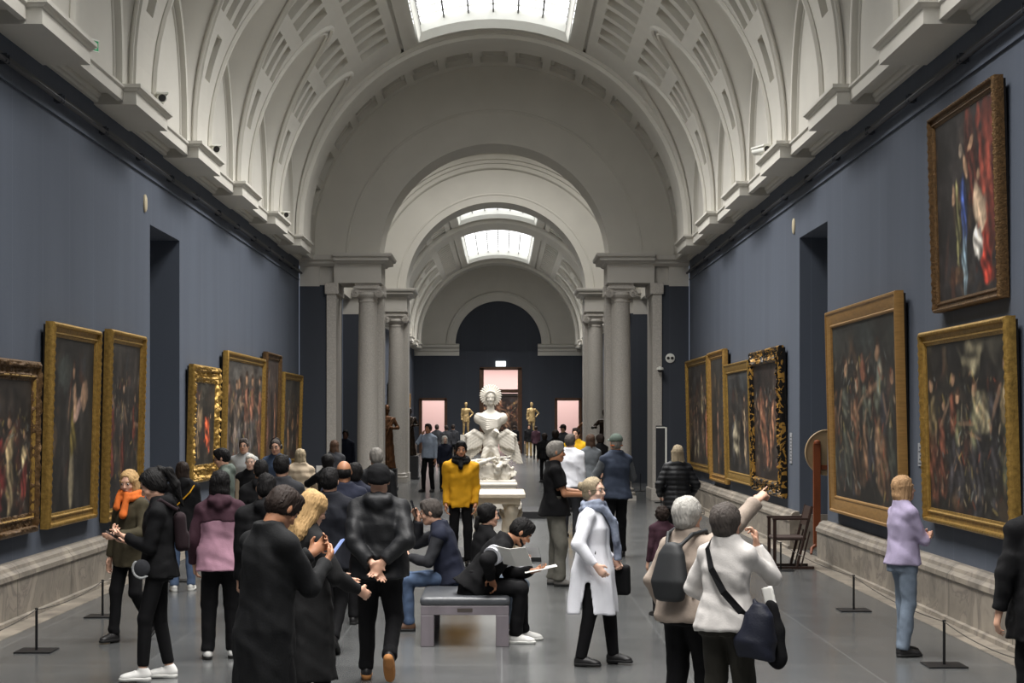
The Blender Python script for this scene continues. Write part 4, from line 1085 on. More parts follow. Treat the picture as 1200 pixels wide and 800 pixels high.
def paint_pixels(nu, nv, seed, bg=(48, 42, 38), figs=(), sky=None, arch=None):
    rs = np.random.RandomState(seed)
    U, V = np.meshgrid((np.arange(nu)+.5)/nu, (np.arange(nv)+.5)/nv, indexing='ij')
    def nz(fu, fv, q=5):
        o = np.zeros_like(U)
        for i in range(q):
            a, b, p, p2 = rs.randn()*fu, rs.randn()*fv, rs.rand()*6.28, rs.rand()*6.28
            o += np.sin(a*U+b*V+p+1.5*np.sin(b*U*.7-a*V*.6+p2))
        return o/q**.5
    C = np.zeros((nu, nv, 3)); C[:] = np.array(bg)/255.
    C *= (1+.28*nz(9, 9)+.15*nz(30, 30))[..., None]
    if sky: # (v0, colour, strength)
        m = np.clip((V-sky[0])/.2, 0, 1)*np.clip(.55+.5*nz(8, 6), 0, 1)*sky[2]; C = C*(1-m[..., None])+np.array(sky[1])/255.*m[..., None]
    def blob(u, v, ru, rv, col, al=1.0, soft=.35, ang=0, fold=0):
        nonlocal C
        du, dv = U-u, V-v; c, s = cos(ang), sin(ang); a = (du*c+dv*s)/ru; b = (-du*s+dv*c)/rv
        d = np.sqrt(a*a+b*b)+.22*nz(26, 20, 4)
        m = np.clip((1-d)/soft, 0, 1)*al
        col = np.array(col)/255.*(np.clip(1+.35*np.cos(a*2.2+.6)+.0*b, .3, 1.5))[..., None]
        if fold: col = col*(1+.28*np.sin(a*fold+3*np.sin(b*3))+.3*nz(26, 16, 4))[..., None]
        C = C*(1-m[..., None])+col*m[..., None]
    pal_ = [(96, 70, 50), (70, 60, 52), (60, 56, 52), (120, 96, 70), (84, 46, 36), (52, 56, 60)]
    for i in range(26):
        blob(rs.rand(), rs.rand()*.9, .03+.08*rs.rand(), .03+.12*rs.rand(), pal_[rs.randint(6)], .30+.25*rs.rand(), .6, rs.randn()*.7)
    for fg in figs:
        u, v, h, body, leg = fg[:5]; skin = (152, 118, 92); k = h
        w = fg[5] if len(fg) > 5 else .32
        blob(u+.0, v+.22*k, w*.36*k, .30*k, leg, .9, fold=7, ang=rs.randn()*.08)
        blob(u, v+.58*k, w*.33*k, .20*k, body, .95, fold=5, ang=rs.randn()*.15)
        blob(u+rs.choice([-1, 1])*w*.4*k, v+.60*k, w*.10*k, .15*k, skin, .55, ang=rs.randn()*.9)
        blob(u+rs.randn()*.02, v+.85*k, w*.15*k, .07*k, skin, .95, soft=.25); blob(u, v+.905*k, w*.16*k, .04*k, (44, 30, 22), .8)
    return C, blob, rs, lambda: C*(.78+.10*nz(40, 40)+.06*nz(90, 90))[..., None]
def canvas(W, H, cols, name, parent):
    nu, nv = cols.shape[:2]
    P = MB(); 
    us = np.linspace(-W/2, W/2, nu); vs = np.linspace(0, H, nv)
    P.grid([[(u, 0, v) for v in vs] for u in us])
    o = P.build(name, PAINT, parent)
    me = o.data; ca = me.color_attributes.new('Col', 'FLOAT_COLOR', 'POINT')
    c = np.clip(cols.reshape(-1, 3), 0, 1); c = np.where(c <= .04045, c/12.92, ((c+.055)/1.055)**2.4)
    ca.data.foreach_set('color', np.concatenate([c, np.ones((len(c), 1))], 1).astype(np.float32).ravel())
    return o
def frame_mesh(W, H, fw, dp, prof, relief=None, arched=False, nseg=.03):
    """local: x right, -y out of the wall, z up; prof: (offset inwards 0..fw, depth 0..1)"""
    mb = MB(); rings = []
    nx, nz_ = max(2, int(W/nseg)), max(2, int(H/nseg))
    base = [(-1+2*i/nx, -1, 'x') for i in range(nx)]+[(1, -1+2*i/nz_, 'z') for i in range(nz_)]+[(1-2*i/nx, 1, 'x') for i in range(nx)]+[(-1, 1-2*i/nz_, 'z') for i in range(nz_)]
    for i, (a, b, ax) in enumerate(base):
        r = []
        for o, h in prof:
            s = i*nseg
            q = relief(s, o/fw, i) if relief else 0
            r.append((a*(W/2-o), -(h*dp+q), H/2+b*(H/2-o)))
        rings.append(r)
    mb.grid(rings, closed_u=True)
    return mb
PROF = {
 'step': [(0, 0), (0, .75), (.06, .9), (.16, 1), (.28, .95), (.33, .6), (.62, .55), (.66, .7), (.74, .72), (.80, .5), (.95, .45), (1, .2)],
 'cove': [(0, 0), (0, .6), (.05, .8), (.12, .85), (.18, .75), (.3, .55), (.5, .5), (.65, .65), (.78, .95), (.88, 1), (.96, .8), (1, .3)],
 'flat': [(0, 0), (0, .8), (.05, 1), (.15, 1), (.2, .85), (.55, .8), (.8, .6), (.85, .7), (.92, .65), (1, .2)],
}
def picture(side, y0, y1, z0, z1, cols, label, fw=.16, style='step', m=GOLD, carve=0, lean=.06, m2=None, dp=.11, bead=False, name='painting', crest=False, grp=None, arched=False):
    sg = -1 if side == 'left' else 1
    X = XC+sg*HW; W = abs(y1-y0); H = z1-z0
    rz = rad(90) if side == 'left' else rad(-90)
    root = empty(name, (X-sg*.012, (y0+y1)/2, z0), rz, label, 'painting', grp)
    root.rotation_euler = (math.atan2(lean, H), 0, rz) 
    # local -y must point into the room
    pf = [(o*fw, h) for o, h in PROF[style]]
    rng = random.Random(int(y0*100))
    ph = [rng.random()*6 for _ in range(6)]
    def rel(s, o, i):
        e = max(0, min(1, min(o*6, (1-o)*6)))
        if carve: return e*carve*(sin(s*26+ph[0]+4*sin(o*6+s*5))*sin(o*13+ph[1]+s*9)+.5*sin(s*61+o*9))
        if bead: return (.010*max(0, sin(s*2*pi/.09)) if .1 < o < .30 else 0)+(.006*sin(s*2*pi/.06) if .64 < o < .8 else 0)
        return 0
    if carve or bead:
        # denser profile for the carved relief
        q = []
        for a, b in zip(pf[:-1], pf[1:]):
            n_ = 3 if carve else 2
            for j in range(n_): q.append((a[0]+(b[0]-a[0])*j/n_, a[1]+(b[1]-a[1])*j/n_))
        pf = q+[pf[-1]]
    fo = frame_mesh(W, H, fw, dp, pf, rel if (carve or bead) else None, nseg=.03 if (carve or bead) else .3)
    fr = fo.build('frame', m, root, smooth=True, angle=50)
    if m2 is not None:
        s_ = frame_mesh(W-fw*1.3, H-fw*1.3, .035, .085, [(0, .3), (.008, .9), (.02, 1), (.03, .8), (.035, .3)]); so = s_.build('frame_sight_edge', m2, root, smooth=True); so.location = (0, 0, fw*.65)
    bk = MB(); bk.box(-W/2+.03, W/2-.03, -.02, .03, .03, H-.03); bk.build('backing', EBON, root)
    if crest:
        # carved corner and centre cartouches
        for cx, cz in ((-W/2+fw*.5, H-fw*.5), (W/2-fw*.5, H-fw*.5), (-W/2+fw*.5, fw*.5), (W/2-fw*.5, fw*.5), (0, fw*.4), (0, H-fw*.4), (-W/4, fw*.4), (W/4, fw*.4), (-W/4, H-fw*.4), (W/4, H-fw*.4), (W/2-fw*.4, H*.25), (W/2-fw*.4, H*.75), (-W/2+fw*.4, H/2), (W/2-fw*.4, H/2)):
            f = Field((cx-.34, -dp-.12, cz-.34), (cx+.34, .02, cz+.34), .016)
            f.ell((cx, -dp*.8, cz), (.10, .05, .14), k=.02)
            for j in range(9):
                a = j*2.4+cx; r_ = .06+.018*j
                f.cap((cx+r_*cos(a)*1.2, -dp*.9, cz+r_*sin(a)), (cx+(r_+.05)*cos(a+.8)*1.2, -dp*1.1, cz+(r_+.05)*sin(a+.8)), .024, .014, k=.01)
            f.build('carved_ornament', crest, root)
    co = canvas(W-fw*1.8, H-fw*1.8, cols, 'canvas', root); co.location = (0, -.045, fw*.9)
    return root
def simple(seed, n, bg=(46, 40, 36), cols=None, sky=None, nu=70, nv=110, extra=None, w=.3):
    rs = random.Random(seed)
    pal = cols or [(120, 52, 40), (70, 66, 60), (150, 120, 90), (60, 70, 84), (110, 84, 50)]
    figs = [((i+.5)/n+rs.uniform(-.05, .05), .03+rs.uniform(0, .16), rs.uniform(.5, .84), rs.choice(pal), rs.choice(pal), w) for i in range(n)]
    C, blob, r, get = paint_pixels(nu, nv, seed, bg, figs, sky)
    pass
    if extra:
        for e in extra: blob(*e)
    if n >= 3:
        rq = np.random.RandomState(seed+500); dab = [(170, 150, 120), (150, 112, 84), (96, 92, 78), (132, 66, 44), (120, 124, 120), (150, 130, 70)]
        for i in range(34*min(n, 5)): blob(rq.rand(), .05+.75*rq.rand(), .006+.008*rq.rand(), .015+.035*rq.rand(), dab[rq.randint(6)], .35+.4*rq.rand(), .5, rq.randn()*.5)
    return get()
SKN = (178, 142, 112)
# left wall
picture('left', 16.8, 19.42, .87, 2.70, simple(3, 4, cols=[(128, 52, 48), (66, 70, 66), (150, 132, 100)], extra=[(.45, .3, .14, .28, (132, 50, 48), .9, .3, 0, 6), (.40, .75, .06, .10, (190, 160, 110), .9)]),
        'wide group painting in a carved dark gilt frame, cut by the left picture edge', fw=.22, m=GOLDD, carve=.014, m2=GOLD, lean=.03)
picture('left', 19.85, 22.2, .86, 3.17, simple(5, 1, bg=(38, 36, 34), cols=[(50, 46, 42)], extra=[(.50, .22, .06, .24, (150, 138, 110), .8, .3, 0.05), (.52, .45, .09, .16, (96, 84, 40), .9, .3, .1, 6), (.60, .58, .12, .06, (190, 156, 140), .9, .3, .5), (.55, .66, .06, .10, SKN, .9, .3, .2), (.78, .68, .12, .08, SKN, .7, .3, .7), (.3, .8, .2, .12, (70, 78, 74), .6)]),
        'tall painting of one pale standing figure, gilt frame, between carved frame and doorway', fw=.17, style='step', bead=True)
picture('left', 22.8, 25.0, .76, 3.23, simple(8, 3, bg=(44, 40, 38), cols=[(96, 44, 34), (60, 54, 48)], sky=(.75, (90, 84, 76), .5)),
        'gilt-framed dark painting hanging right beside the left doorway', fw=.17, style='step', bead=True)
picture('left', 29.0, 31.7, 1.02, 2.97, simple(11, 2, bg=(48, 44, 38), cols=[(186, 82, 52), (110, 90, 66)], sky=(.6, (104, 100, 86), .7), extra=[(.65, .42, .16, .22, (196, 84, 50), .9, .3, .3, 6), (.35, .55, .10, .2, (150, 126, 96), .8)]),
        'painting with orange-clad figure in a heavy carved openwork gilt frame', fw=.30, m=GOLD, carve=.03, lean=.05)
picture('left', 32.5, 37.7, .85, 3.32, simple(13, 6, bg=(70, 64, 58), cols=[(120, 100, 84), (96, 84, 76), (112, 76, 60), (80, 76, 74)], sky=(.5, (112, 110, 106), .7), nu=110),
        'very wide many-figured painting, plain gilt frame, behind the grey-haired man', fw=.17)
picture('left', 37.95, 40.4, .9, 3.5, simple(17, 2, bg=(66, 54, 48), cols=[(130, 90, 70), (90, 70, 60)], sky=(.6, (96, 92, 88), .5)), 'tall narrow-looking painting in reddish gilt frame, third from the navy corner', fw=.16, m=GOLDD, bead=True)
picture('left', 41.0, 44.7, .95, 3.15, simple(19, 4, bg=(72, 64, 56), cols=[(130, 96, 70), (86, 80, 72)], sky=(.6, (108, 106, 98), .6)), 'gilt-framed painting on the left wall nearest to the columns', fw=.17, bead=True)
# right wall (u runs towards the camera)
picture('right', 19.26, 16.7, 3.22, 5.30, simple(23, 0, bg=(44, 40, 40), nu=110, nv=120, extra=[(.60, .72, .10, .35, (88, 42, 34), .85, .3, .15, 9), (.85, .6, .2, .6, (104, 48, 38), .95, .25, -.05, 11), (.78, .15, .1, .16, (150, 52, 40), .9, .3, .2, 8),
        (.36, .40, .05, .26, (130, 126, 84), .9, .3, .0, 6), (.30, .56, .04, .07, SKN, .9), (.46, .44, .055, .22, (58, 76, 132), .95, .3, 0, 6), (.45, .20, .05, .2, (120, 140, 150), .9, .3, 0, 6), (.50, .70, .035, .08, SKN, .9, .3, .4), (.43, .78, .04, .05, (170, 150, 130), .9), (.60, .80, .07, .03, SKN, .9, .3, .6), (.72, .45, .09, .14, (200, 176, 148), .95, .3, .6), (.70, .62, .04, .045, SKN, .9), (.68, .27, .10, .11, (206, 200, 190), .95, .3, .2, 6), (.3, .12, .16, .06, (100, 70, 48), .7), (.25, .07, .05, .12, (70, 44, 34), .9)]),
        'upper painting with a red curtain and a figure in blue, high on right wall', fw=.12, style='step', bead=True, m=GOLDD)
picture('right', 19.7, 16.3, .97, 3.03, simple(29, 8, bg=(40, 38, 34), cols=[(84, 50, 38), (76, 76, 58), (110, 96, 70), (54, 52, 54)], nu=120, nv=110, sky=(.72, (120, 112, 90), .4), extra=[(.12, .9, .14, .12, (26, 25, 24), .95), (.36, .9, .1, .12, (26, 25, 24), .95), (.62, .92, .16, .12, (160, 150, 120), .6, .3, .5, 7), (.8, .78, .1, .1, (26, 25, 24), .9), (.7, .6, .14, .14, (140, 132, 104), .6, .3, .3, 12)]),
        'crowded battle-like painting in beaded gilt frame below the red-curtain picture', fw=.16, style='step', bead=True)
picture('right', 25.3, 20.8, .78, 3.58, simple(31, 9, bg=(40, 38, 34), cols=[(84, 62, 46), (60, 62, 54), (120, 92, 70), (46, 46, 50)], nu=130, nv=120, sky=(.7, (78, 92, 92), .5), extra=[(.75, .68, .06, .12, (130, 140, 130), .6), (.5, .72, .05, .08, (140, 84, 62), .7)]),
        'largest painting of right wall in plain broad golden wood frame beside the doorway', fw=.24, style='flat', m=WOODG, lean=.07)
r_ = picture('right', 33.3, 29.7, .76, 3.3, simple(37, 3, bg=(46, 36, 32), cols=[(150, 96, 72), (120, 72, 52), (60, 48, 42)], extra=[(.35, .5, .12, .3, (150, 100, 74), .8, .3, .3, 5), (.7, .45, .1, .3, (170, 120, 90), .7, .3, -.3, 5)]),
        'painting in black frame with gold carved ornaments, left of the right doorway', fw=.26, style='cove', m=EBGOLD, m2=GOLD, carve=.022)
picture('right', 37.0, 33.35, .82, 3.18, simple(41, 2, bg=(52, 50, 48), cols=[(150, 130, 104), (80, 80, 82)], sky=(.65, (86, 92, 96), .6), extra=[(.35, .35, .2, .2, (150, 140, 118), .8, .3, .4, 5)]), 'painting of pale figures in plain gilt frame beside the black ornate frame', fw=.2, style='flat', m=GOLD)
picture('right', 39.9, 37.1, .71, 3.53, simple(43, 1, bg=(60, 56, 50), cols=[(140, 104, 84)], sky=(.6, (90, 90, 88), .5)), 'taller gilt-framed painting hanging between two lower ones, right wall', fw=.18, m=GOLDL, bead=True)
picture('right', 44.7, 40.1, .84, 3.5, simple(47, 5, bg=(64, 56, 50), cols=[(150, 96, 70), (100, 80, 66), (130, 120, 100)], sky=(.6, (88, 90, 92), .6)), 'gilt-framed painting on right wall nearest to the columns', fw=.18, bead=True)
# far hall pictures, seen edge-on
for i, (sd, a, b, z0_, z1_) in enumerate([('left', 62, 66, .9, 3.6), ('left', 70, 73, 1.0, 3.3), ('left', 80, 84, .9, 3.7), ('left', 93, 96.5, 1, 3.4), ('right', 66, 62, .9, 3.6), ('right', 78, 74, 1, 3.5), ('right', 90, 86, .9, 3.5), ('right', 99, 96, 1, 3.4)]):
    picture(sd, a, b, z0_, z1_, simple(60+i, 3, bg=(70, 60, 50), nu=40, nv=50), 'gilt-framed painting seen edge-on along the %s wall of the far hall' % sd, fw=.2, m=GOLDL, dp=.16, grp='far hall paintings on the %s wall' % sd)
for sg, nm_ in ((-1, 'left'), (1, 'right')):
    sv = XC; HWs = HW
    picture(nm_, 50, 53.5, .9, 3.6, simple(80+sg, 3, nu=40, nv=50), 'gilt-framed painting between the columns on the %s side' % nm_, fw=.2, m=GOLD, dp=.14)
# the painting seen through the central door
pr_ = empty('painting', (.35, 111.9, 1.0), 0, 'dark painting with pale figures seen through the central far doorway', 'painting')
fm_ = frame_mesh(3.4, 2.6, .2, .12, [(o*.2, h) for o, h in PROF['step']]); fm_.build('frame', EBON, pr_, smooth=True)
canvas(3.1, 2.3, simple(90, 5, bg=(40, 30, 26), cols=[(150, 120, 96), (90, 66, 50)], nu=80, nv=60), 'canvas', pr_).location = (0, -.03, .15)
# ---------------------------------------------------------------- furniture and fittings
def at(px, d): return (px-588)*d/F
# bench
LEATH = mat('bench_leather', hexc(74, 76, 80), rough=.38, var=.08, scale=5, bump=.2, bscale=25)
BWOOD = mat('bench_wood', hexc(122, 115, 120), rough=.35, var=.18, scale=5, stretch=(1, 1, .3))
bx0, bx1, by0, by1 = -.742, .066, 16.42, 18.1
root = empty('bench', ((bx0+bx1)/2, (by0+by1)/2, 0), 0, 'grey-purple wooden museum bench with padded dark leather seat', 'bench')
bw, bl = (bx1-bx0)/2, (by1-by0)/2
for sx in (-1, 1):
    for sy in (-1, 1):
        m_ = MB(); m_.box(min(sx*bw, sx*(bw-.12)), max(sx*bw, sx*(bw-.12)), min(sy*bl, sy*(bl-.16)), max(sy*bl, sy*(bl-.16)), 0, .29); m_.build('leg', BWOOD, root, bevel=.006)
m_ = MB(); m_.box(-bw, bw, -bl, bl, .29, .375); m_.build('apron', BWOOD, root, bevel=.006)
m_ = MB(); m_.box(-.07, .07, -bl-.003, -bl+.005, .318, .352); m_.build('label_plate', mat('dull_brass', hexc(96, 88, 84), rough=.4, metal=.5), root)
f = Field((-bw-.05, -bl-.05, .35), (bw+.05, bl+.05, .5), .016); f.box((0, 0, .413), (bw+.01, bl+.01, .04), rr=.03, k=.01); f.build('cushion', LEATH, root)
# stanchions
def stanchion(x, y, label, grp=None, h=.38):
    r = empty('stanchion', (x, y, 0), 0, label, 'barrier post', grp)
    m_ = MB(); m_.box(-.165, .165, -.165, .165, 0, .014); m_.build('base_plate', IRON, r, bevel=.003)
    m_ = MB(); m_.tube([(0, 0, .01), (0, 0, h)], .012, 10); m_.lathe([(.001, h+.012), (.015, h+.008), (.016, h), (.012, h-.01)], n=10); m_.build('post', IRON, r, smooth=True)
    return r
CORD = mat('barrier_cord', hexc(70, 66, 60), rough=.8)
def cord(a, b, label, sag=.05):
    m_ = MB(); pts = []
    for i in range(13):
        t = i/12; pts.append((a[0]+(b[0]-a[0])*t, a[1]+(b[1]-a[1])*t, .375-sag*4*t*(1-t)))
    m_.tube(pts, .0045, 6); o = m_.build('barrier_cord', CORD, smooth=True, loc=((a[0]+b[0])/2, (a[1]+b[1])/2, .33)); tag(o, label, 'cord')
Ls = [(-4.18, 13.4), (-4.18, 16.1), (-4.21, 18.9), (-4.15, 23.0)]
Lr = [(3.75, 12.6), (3.74, 15.15), (3.83, 19.5), (3.83, 24.6)]
for (x, y), lb in zip(Ls[1:], ['black barrier post nearest the left picture edge', 'black barrier post left of the woman with orange scarf', 'black barrier post between hooded woman in jeans and pink jacket']): stanchion(x, y, lb)
for (x, y), lb in zip(Lr[1:], ['black barrier post right of the woman in lilac, nearest on the right', 'black barrier post left of the woman in lilac', 'black barrier post under the dark armchair']): stanchion(x, y, lb)
for P_, sd in ((Ls, 'left'), (Lr, 'right')):
    lbs = ['thin grey cord from nearest %s barrier post towards the camera', 'thin grey cord between the two nearest %s barrier posts', 'thin grey cord from the second %s post to the third']
    for i in range(3): cord(P_[i], P_[i+1], lbs[i] % sd)
cord(Lr[3], (4.2, 28.4), 'thin grey cord running to the wall behind the armchair')
stanchion(4.2, 49.5, 'small black barrier post beside the grey pillar, far right'); stanchion(3.95, 51.0, 'farther small black barrier post by the right-hand column', h=.5)
# dark director-like armchair
CHW = mat('dark_wood', hexc(52, 34, 28), rough=.4, var=.2, scale=9)
r = empty('armchair', (4.03, 25.1, 0), 0, 'dark brown wooden armchair facing left by the right doorway', 'chair')
for sy in (-1, 1):
    y = sy*.26
    m_ = MB(); m_.box(-.27, .30, y-.02, y+.02, 0, .035); m_.build('floor_rail', CHW, r, bevel=.003)
    m_ = MB(); m_.box(-.27, -.225, y-.02, y+.02, .03, .70); m_.build('front_leg', CHW, r, bevel=.003)
    m_ = MB(); m_.tube([(.06, y, .03), (.27, y, .87)], .022, 6); m_.tube([(.12, y, .03), (.24, y, .52)], .012, 6); m_.build('rear_leg', CHW, r, smooth=True)
    m_ = MB(); m_.box(-.28, .24, y-.03, y+.03, .68, .71); m_.build('armrest', CHW, r, bevel=.005)
f = Field((-.3, -.3, .36), (.25, .3, .48), .014); f.box((-.03, 0, .42), (.23, .25, .025), rr=.02); f.build('seat', mat('seat_leather', hexc(60, 44, 38), rough=.5), r)
m_ = MB(); m_.add([(.19+.02*q, s_*.25, z) for q in (0, 1) for s_, z in ((-1, .6), (1, .6), (1, .86), (-1, .86))], [(0, 1, 2, 3), (7, 6, 5, 4), (0, 4, 5, 1), (2, 6, 7, 3), (0, 3, 7, 4), (1, 5, 6, 2)])
m_.v = [(x+(z-.6)*.25, y, z) for x, y, z in m_.v]; m_.build('backrest', CHW, r)
# wooden stand with a round panel in the doorway
RW = mat('red_wood', hexc(120, 62, 32), rough=.4, var=.2, scale=8, stretch=(1, 1, .2))
r = empty('panel_stand', (4.84, 27.5, 0), 0, 'reddish wooden stand holding a round panel inside the right doorway', 'stand')
m_ = MB(); m_.box(-.06, .05, -.03, .03, .12, 1.70); m_.lathe([(.055, 1.70), (.05, 1.74), (.001, 1.76)], n=16); m_.build('post', RW, r, bevel=.006)
for s_ in (-1, 1):
    m_ = MB(); m_.tube([(0, 0, .16), (s_*.09, s_*.05, .1), (s_*.12, s_*.16, 0.02)], [.03, .025, .018], 8); m_.build('foot', RW, r, smooth=True)
m_ = MB(); m_.box(-.05, .55, .02, .06, 1.30, 1.37); m_.build('crossbar', RW, r, bevel=.004)
f = MB(); c = (.17, .05, 1.56)
f.grid([[(c[0]+q*cos(2*pi*i/48), c[1]+w, c[2]+q*1.02*sin(2*pi*i/48)) for i in range(48)] for q, w in ((.001, 0), (.32, 0), (.33, -.015), (.345, -.015), (.35, .0), (.35, .03), (.001, .03))], closed_v=True)
f.build('round_panel', mat('panel_back', hexc(150, 128, 96), rough=.5, var=.12, scale=3), r, smooth=True)
# small fittings on the walls
def disc(nm, loc, rx, label, cat, m, ax='x', n=24, th=.03):
    m_ = MB(); L_ = []
    for q, w in ((.001, th), (rx*.8, th), (rx, th*.6), (rx, 0)):
        L_.append([((w, q*cos(2*pi*i/n), q*1.5*sin(2*pi*i/n)) if ax == 'x' else ((-w, q*cos(2*pi*i/n), q*1.5*sin(2*pi*i/n)) if ax == '-x' else (q*cos(2*pi*i/n), -w, q*sin(2*pi*i/n)))) for i in range(n)])
    m_.grid(L_, closed_v=True); o = m_.build(nm, m, smooth=True); o.location = loc; tag(o, label, cat); return o
IVORY = mat('ivory_plastic', hexc(190, 178, 150), rough=.5)
disc('wall_sensor', (XL+.002, 25.7, 5.17), .085, 'small oval ivory sensor on the left wall above the doorway', 'sensor', IVORY)
disc('wall_sensor', (XR-.002, 29.05, 5.2), .085, 'small oval ivory sensor on the right wall above the doorway', 'sensor', IVORY, ax='-x')
o = disc('wall_mounted_alarm', (4.26, 45.34, 3.60), .12, 'round white alarm disc with two black dots on navy screen wall', 'alarm', WHITE, ax='y')
for s_ in (-1, 1):
    m_ = MB(); m_.lathe([(.038, .0), (.038, .008), (.001, .01)], n=14); q = m_.build('black_dot', EBON, o); q.rotation_euler = (pi/2, 0, 0); q.location = (s_*.05, -.03, 0)
r = empty('dome_camera', (3.99, 45.28, 3.30), 0, 'small dome camera on a bracket on the grey pillar', 'camera')
m_ = MB(); m_.box(-.03, .03, -.12, .0, .05, .09); m_.build('bracket', WHITE, r)
m_ = MB(); m_.lathe([(.08, .06), (.09, .03), (.09, 0)], 0, -.12, 16); m_.build('housing', WHITE, r, smooth=True)
m_ = MB(); m_.lathe([(.07, 0), (.06, -.04), (.03, -.06), (.001, -.065)], 0, -.12, 16); m_.build('dome', EBON, r, smooth=True)
# green exit sign on the left cornice
GREEN = mat('exit_green', hexc(30, 128, 84), rough=.4, emit=hexc(30, 150, 90), estr=.35)
r = empty('exit_sign', (-4.66, 20.35, 6.26), rad(0), 'small green exit pictogram sign standing on the left cornice', 'sign')
m_ = MB(); m_.box(-.16, .16, -.015, .015, .0, .02); m_.box(-.16, .16, -.02, .02, .20, .225); m_.build('holder', WHITE, r)
m_ = MB(); m_.box(-.15, .15, -.008, .008, .02, .20); m_.build('green_panel', GREEN, r)
m_ = MB()
m_.tube([(-.05, -.008, .165), (-.05, -.008, .167)], .013, 8); m_.tube([(-.05, -.008, .15), (-.035, -.008, .10), (-.06, -.008, .07), (-.09, -.008, .05)], .007, 6); m_.tube([(-.035, -.008, .10), (-.01, -.008, .075), (-.005, -.008, .04)], .007, 6); m_.tube([(-.085, -.008, .12), (-.045, -.008, .14), (-.01, -.008, .115)], .006, 6)
m_.box(.06, .11, -.011, -.007, .05, .17); m_.build('running_figure', WHITE, r)
r.scale = (.75, .75, .62); r.rotation_euler = (0, 0, rad(62))
for i, (x, y, z, lb) in enumerate([(-4.62, 24.3, 6.255, 'white security camera on the left cornice, nearest of the three'), (-4.62, 28.9, 6.255, 'white floodlight on the left cornice ledge, second along'), (-4.62, 38.2, 6.255, 'white floodlight on the left cornice ledge close to columns'), (4.2, 28.9, 6.255, 'coiled white fitting on the right cornice ledge')]):
    r = empty('security_camera' if i == 0 else 'floodlight', (x, y, z), rad(20), lb, 'camera' if i == 0 else 'floodlight')
    m_ = MB(); m_.box(-.03, .03, -.03, .03, 0, .10); m_.build('mount', WHITE, r)
    m_ = MB(); m_.tube([(-.02, -.20, .14), (-.02, .2, .16)], [.065, .07], 14); m_.box(-.1, .06, -.24, .2, .19, .215); m_.build('housing', WHITE, r, smooth=True)
    m_ = MB(); m_.tube([(-.02, -.21, .14), (-.02, -.203, .14)], .05, 14); m_.build('lens', EBON, r, smooth=True)
# far exit sign above central door
r = empty('exit_sign', (-.06, 104.9, 5.08), 0, 'lit white exit sign above the central far doorway', 'sign')
m_ = MB(); m_.box(-.3, .3, -.05, .1, 0, .32); m_.build('light_box', mat('lit_sign', (.85, .9, .9), emit=(.9, .95, .95), estr=1.2), r, bevel=.02)
# wall labels
LABG = mat('label_grey', hexc(150, 152, 156), rough=.6); TXT = mat('label_print', hexc(70, 72, 78), rough=.7)
def wall_label(side, y, z, w, h, label, n=6):
    X = XL if side == 'left' else XR; s_ = 1 if side == 'left' else -1
    r = empty('wall_label', (X+s_*.001, y, z), 0, label, 'label')
    m_ = MB(); m_.box(min(0, s_*.012), max(0, s_*.012), -w/2, w/2, 0, h); m_.build('card', LABG, r)
    m_ = MB()
    for i in range(n): m_.box(min(s_*.012, s_*.0135), max(s_*.012, s_*.0135), -w*.4, w*(.38-.12*(i % 3)), h*(.08+.85*i/n), h*(.08+.85*i/n)+h*.35/n)
    m_.build('print', TXT, r)
wall_label('right', 20.25, 1.55, .25, .26, 'grey text label between big golden frame and beaded frame', 5)
wall_label('right', 16.0, 1.55, .22, .2, 'upper grey text label beside the right picture edge', 4); wall_label('right', 16.0, 1.27, .22, .24, 'lower grey text label beside the right picture edge', 5)
wall_label('right', 29.35, 1.35, .2, .5, 'narrow pale text label right of the black ornate frame', 8)
wall_label('left', 45.0, 1.4, .2, .3, 'pale text label at the left wall corner', 5)
# info panel near right screen
r = empty('information_panel', (3.93, 44.2, 0), 0, 'tall dark information panel with white edge beside the grey pillar', 'sign')
m_ = MB(); m_.box(-.13, .10, -.01, .01, .5, 1.9); m_.build('panel', CHAR, r); m_ = MB(); m_.box(.10, .14, -.015, .015, .5, 1.86); m_.box(-.12, .10, -.014, -.010, 1.84, 1.87); m_.build('white_edge', WHITE, r)
m_ = MB(); m_.box(-.15, .15, -.15, .15, 0, .02); m_.box(-.02, .02, -.02, .02, 0, .5); m_.build('foot', IRON, r)

# ---------------------------------------------------------------- sculpture
MARB = mat('white_marble', hexc(212, 206, 194), rough=.5, var=.06, scale=7, bump=.15, bscale=40)
MARBW = mat('cream_marble', hexc(205, 194, 174), rough=.5, var=.10, scale=6, bump=.15, bscale=40)
BRONZE = mat('dark_bronze', hexc(46, 36, 28), rough=.38, metal=.75, var=.3, scale=9)
BRONZEB = mat('brown_bronze', hexc(104, 70, 44), rough=.42, metal=.6, var=.3, scale=9)
GILTST = mat('gilt_statue', hexc(176, 150, 104), rough=.45, metal=.35, var=.2, scale=9)
CX, CY = at(575, 38.2), 38.2
r = empty('sculpture', (CX, CY, .15), 0, 'white marble haloed bust carried by a spread-winged eagle on trophies', 'sculpture')
f = Field((-.75, -.55, 0), (.75, .55, 2.75), .017)
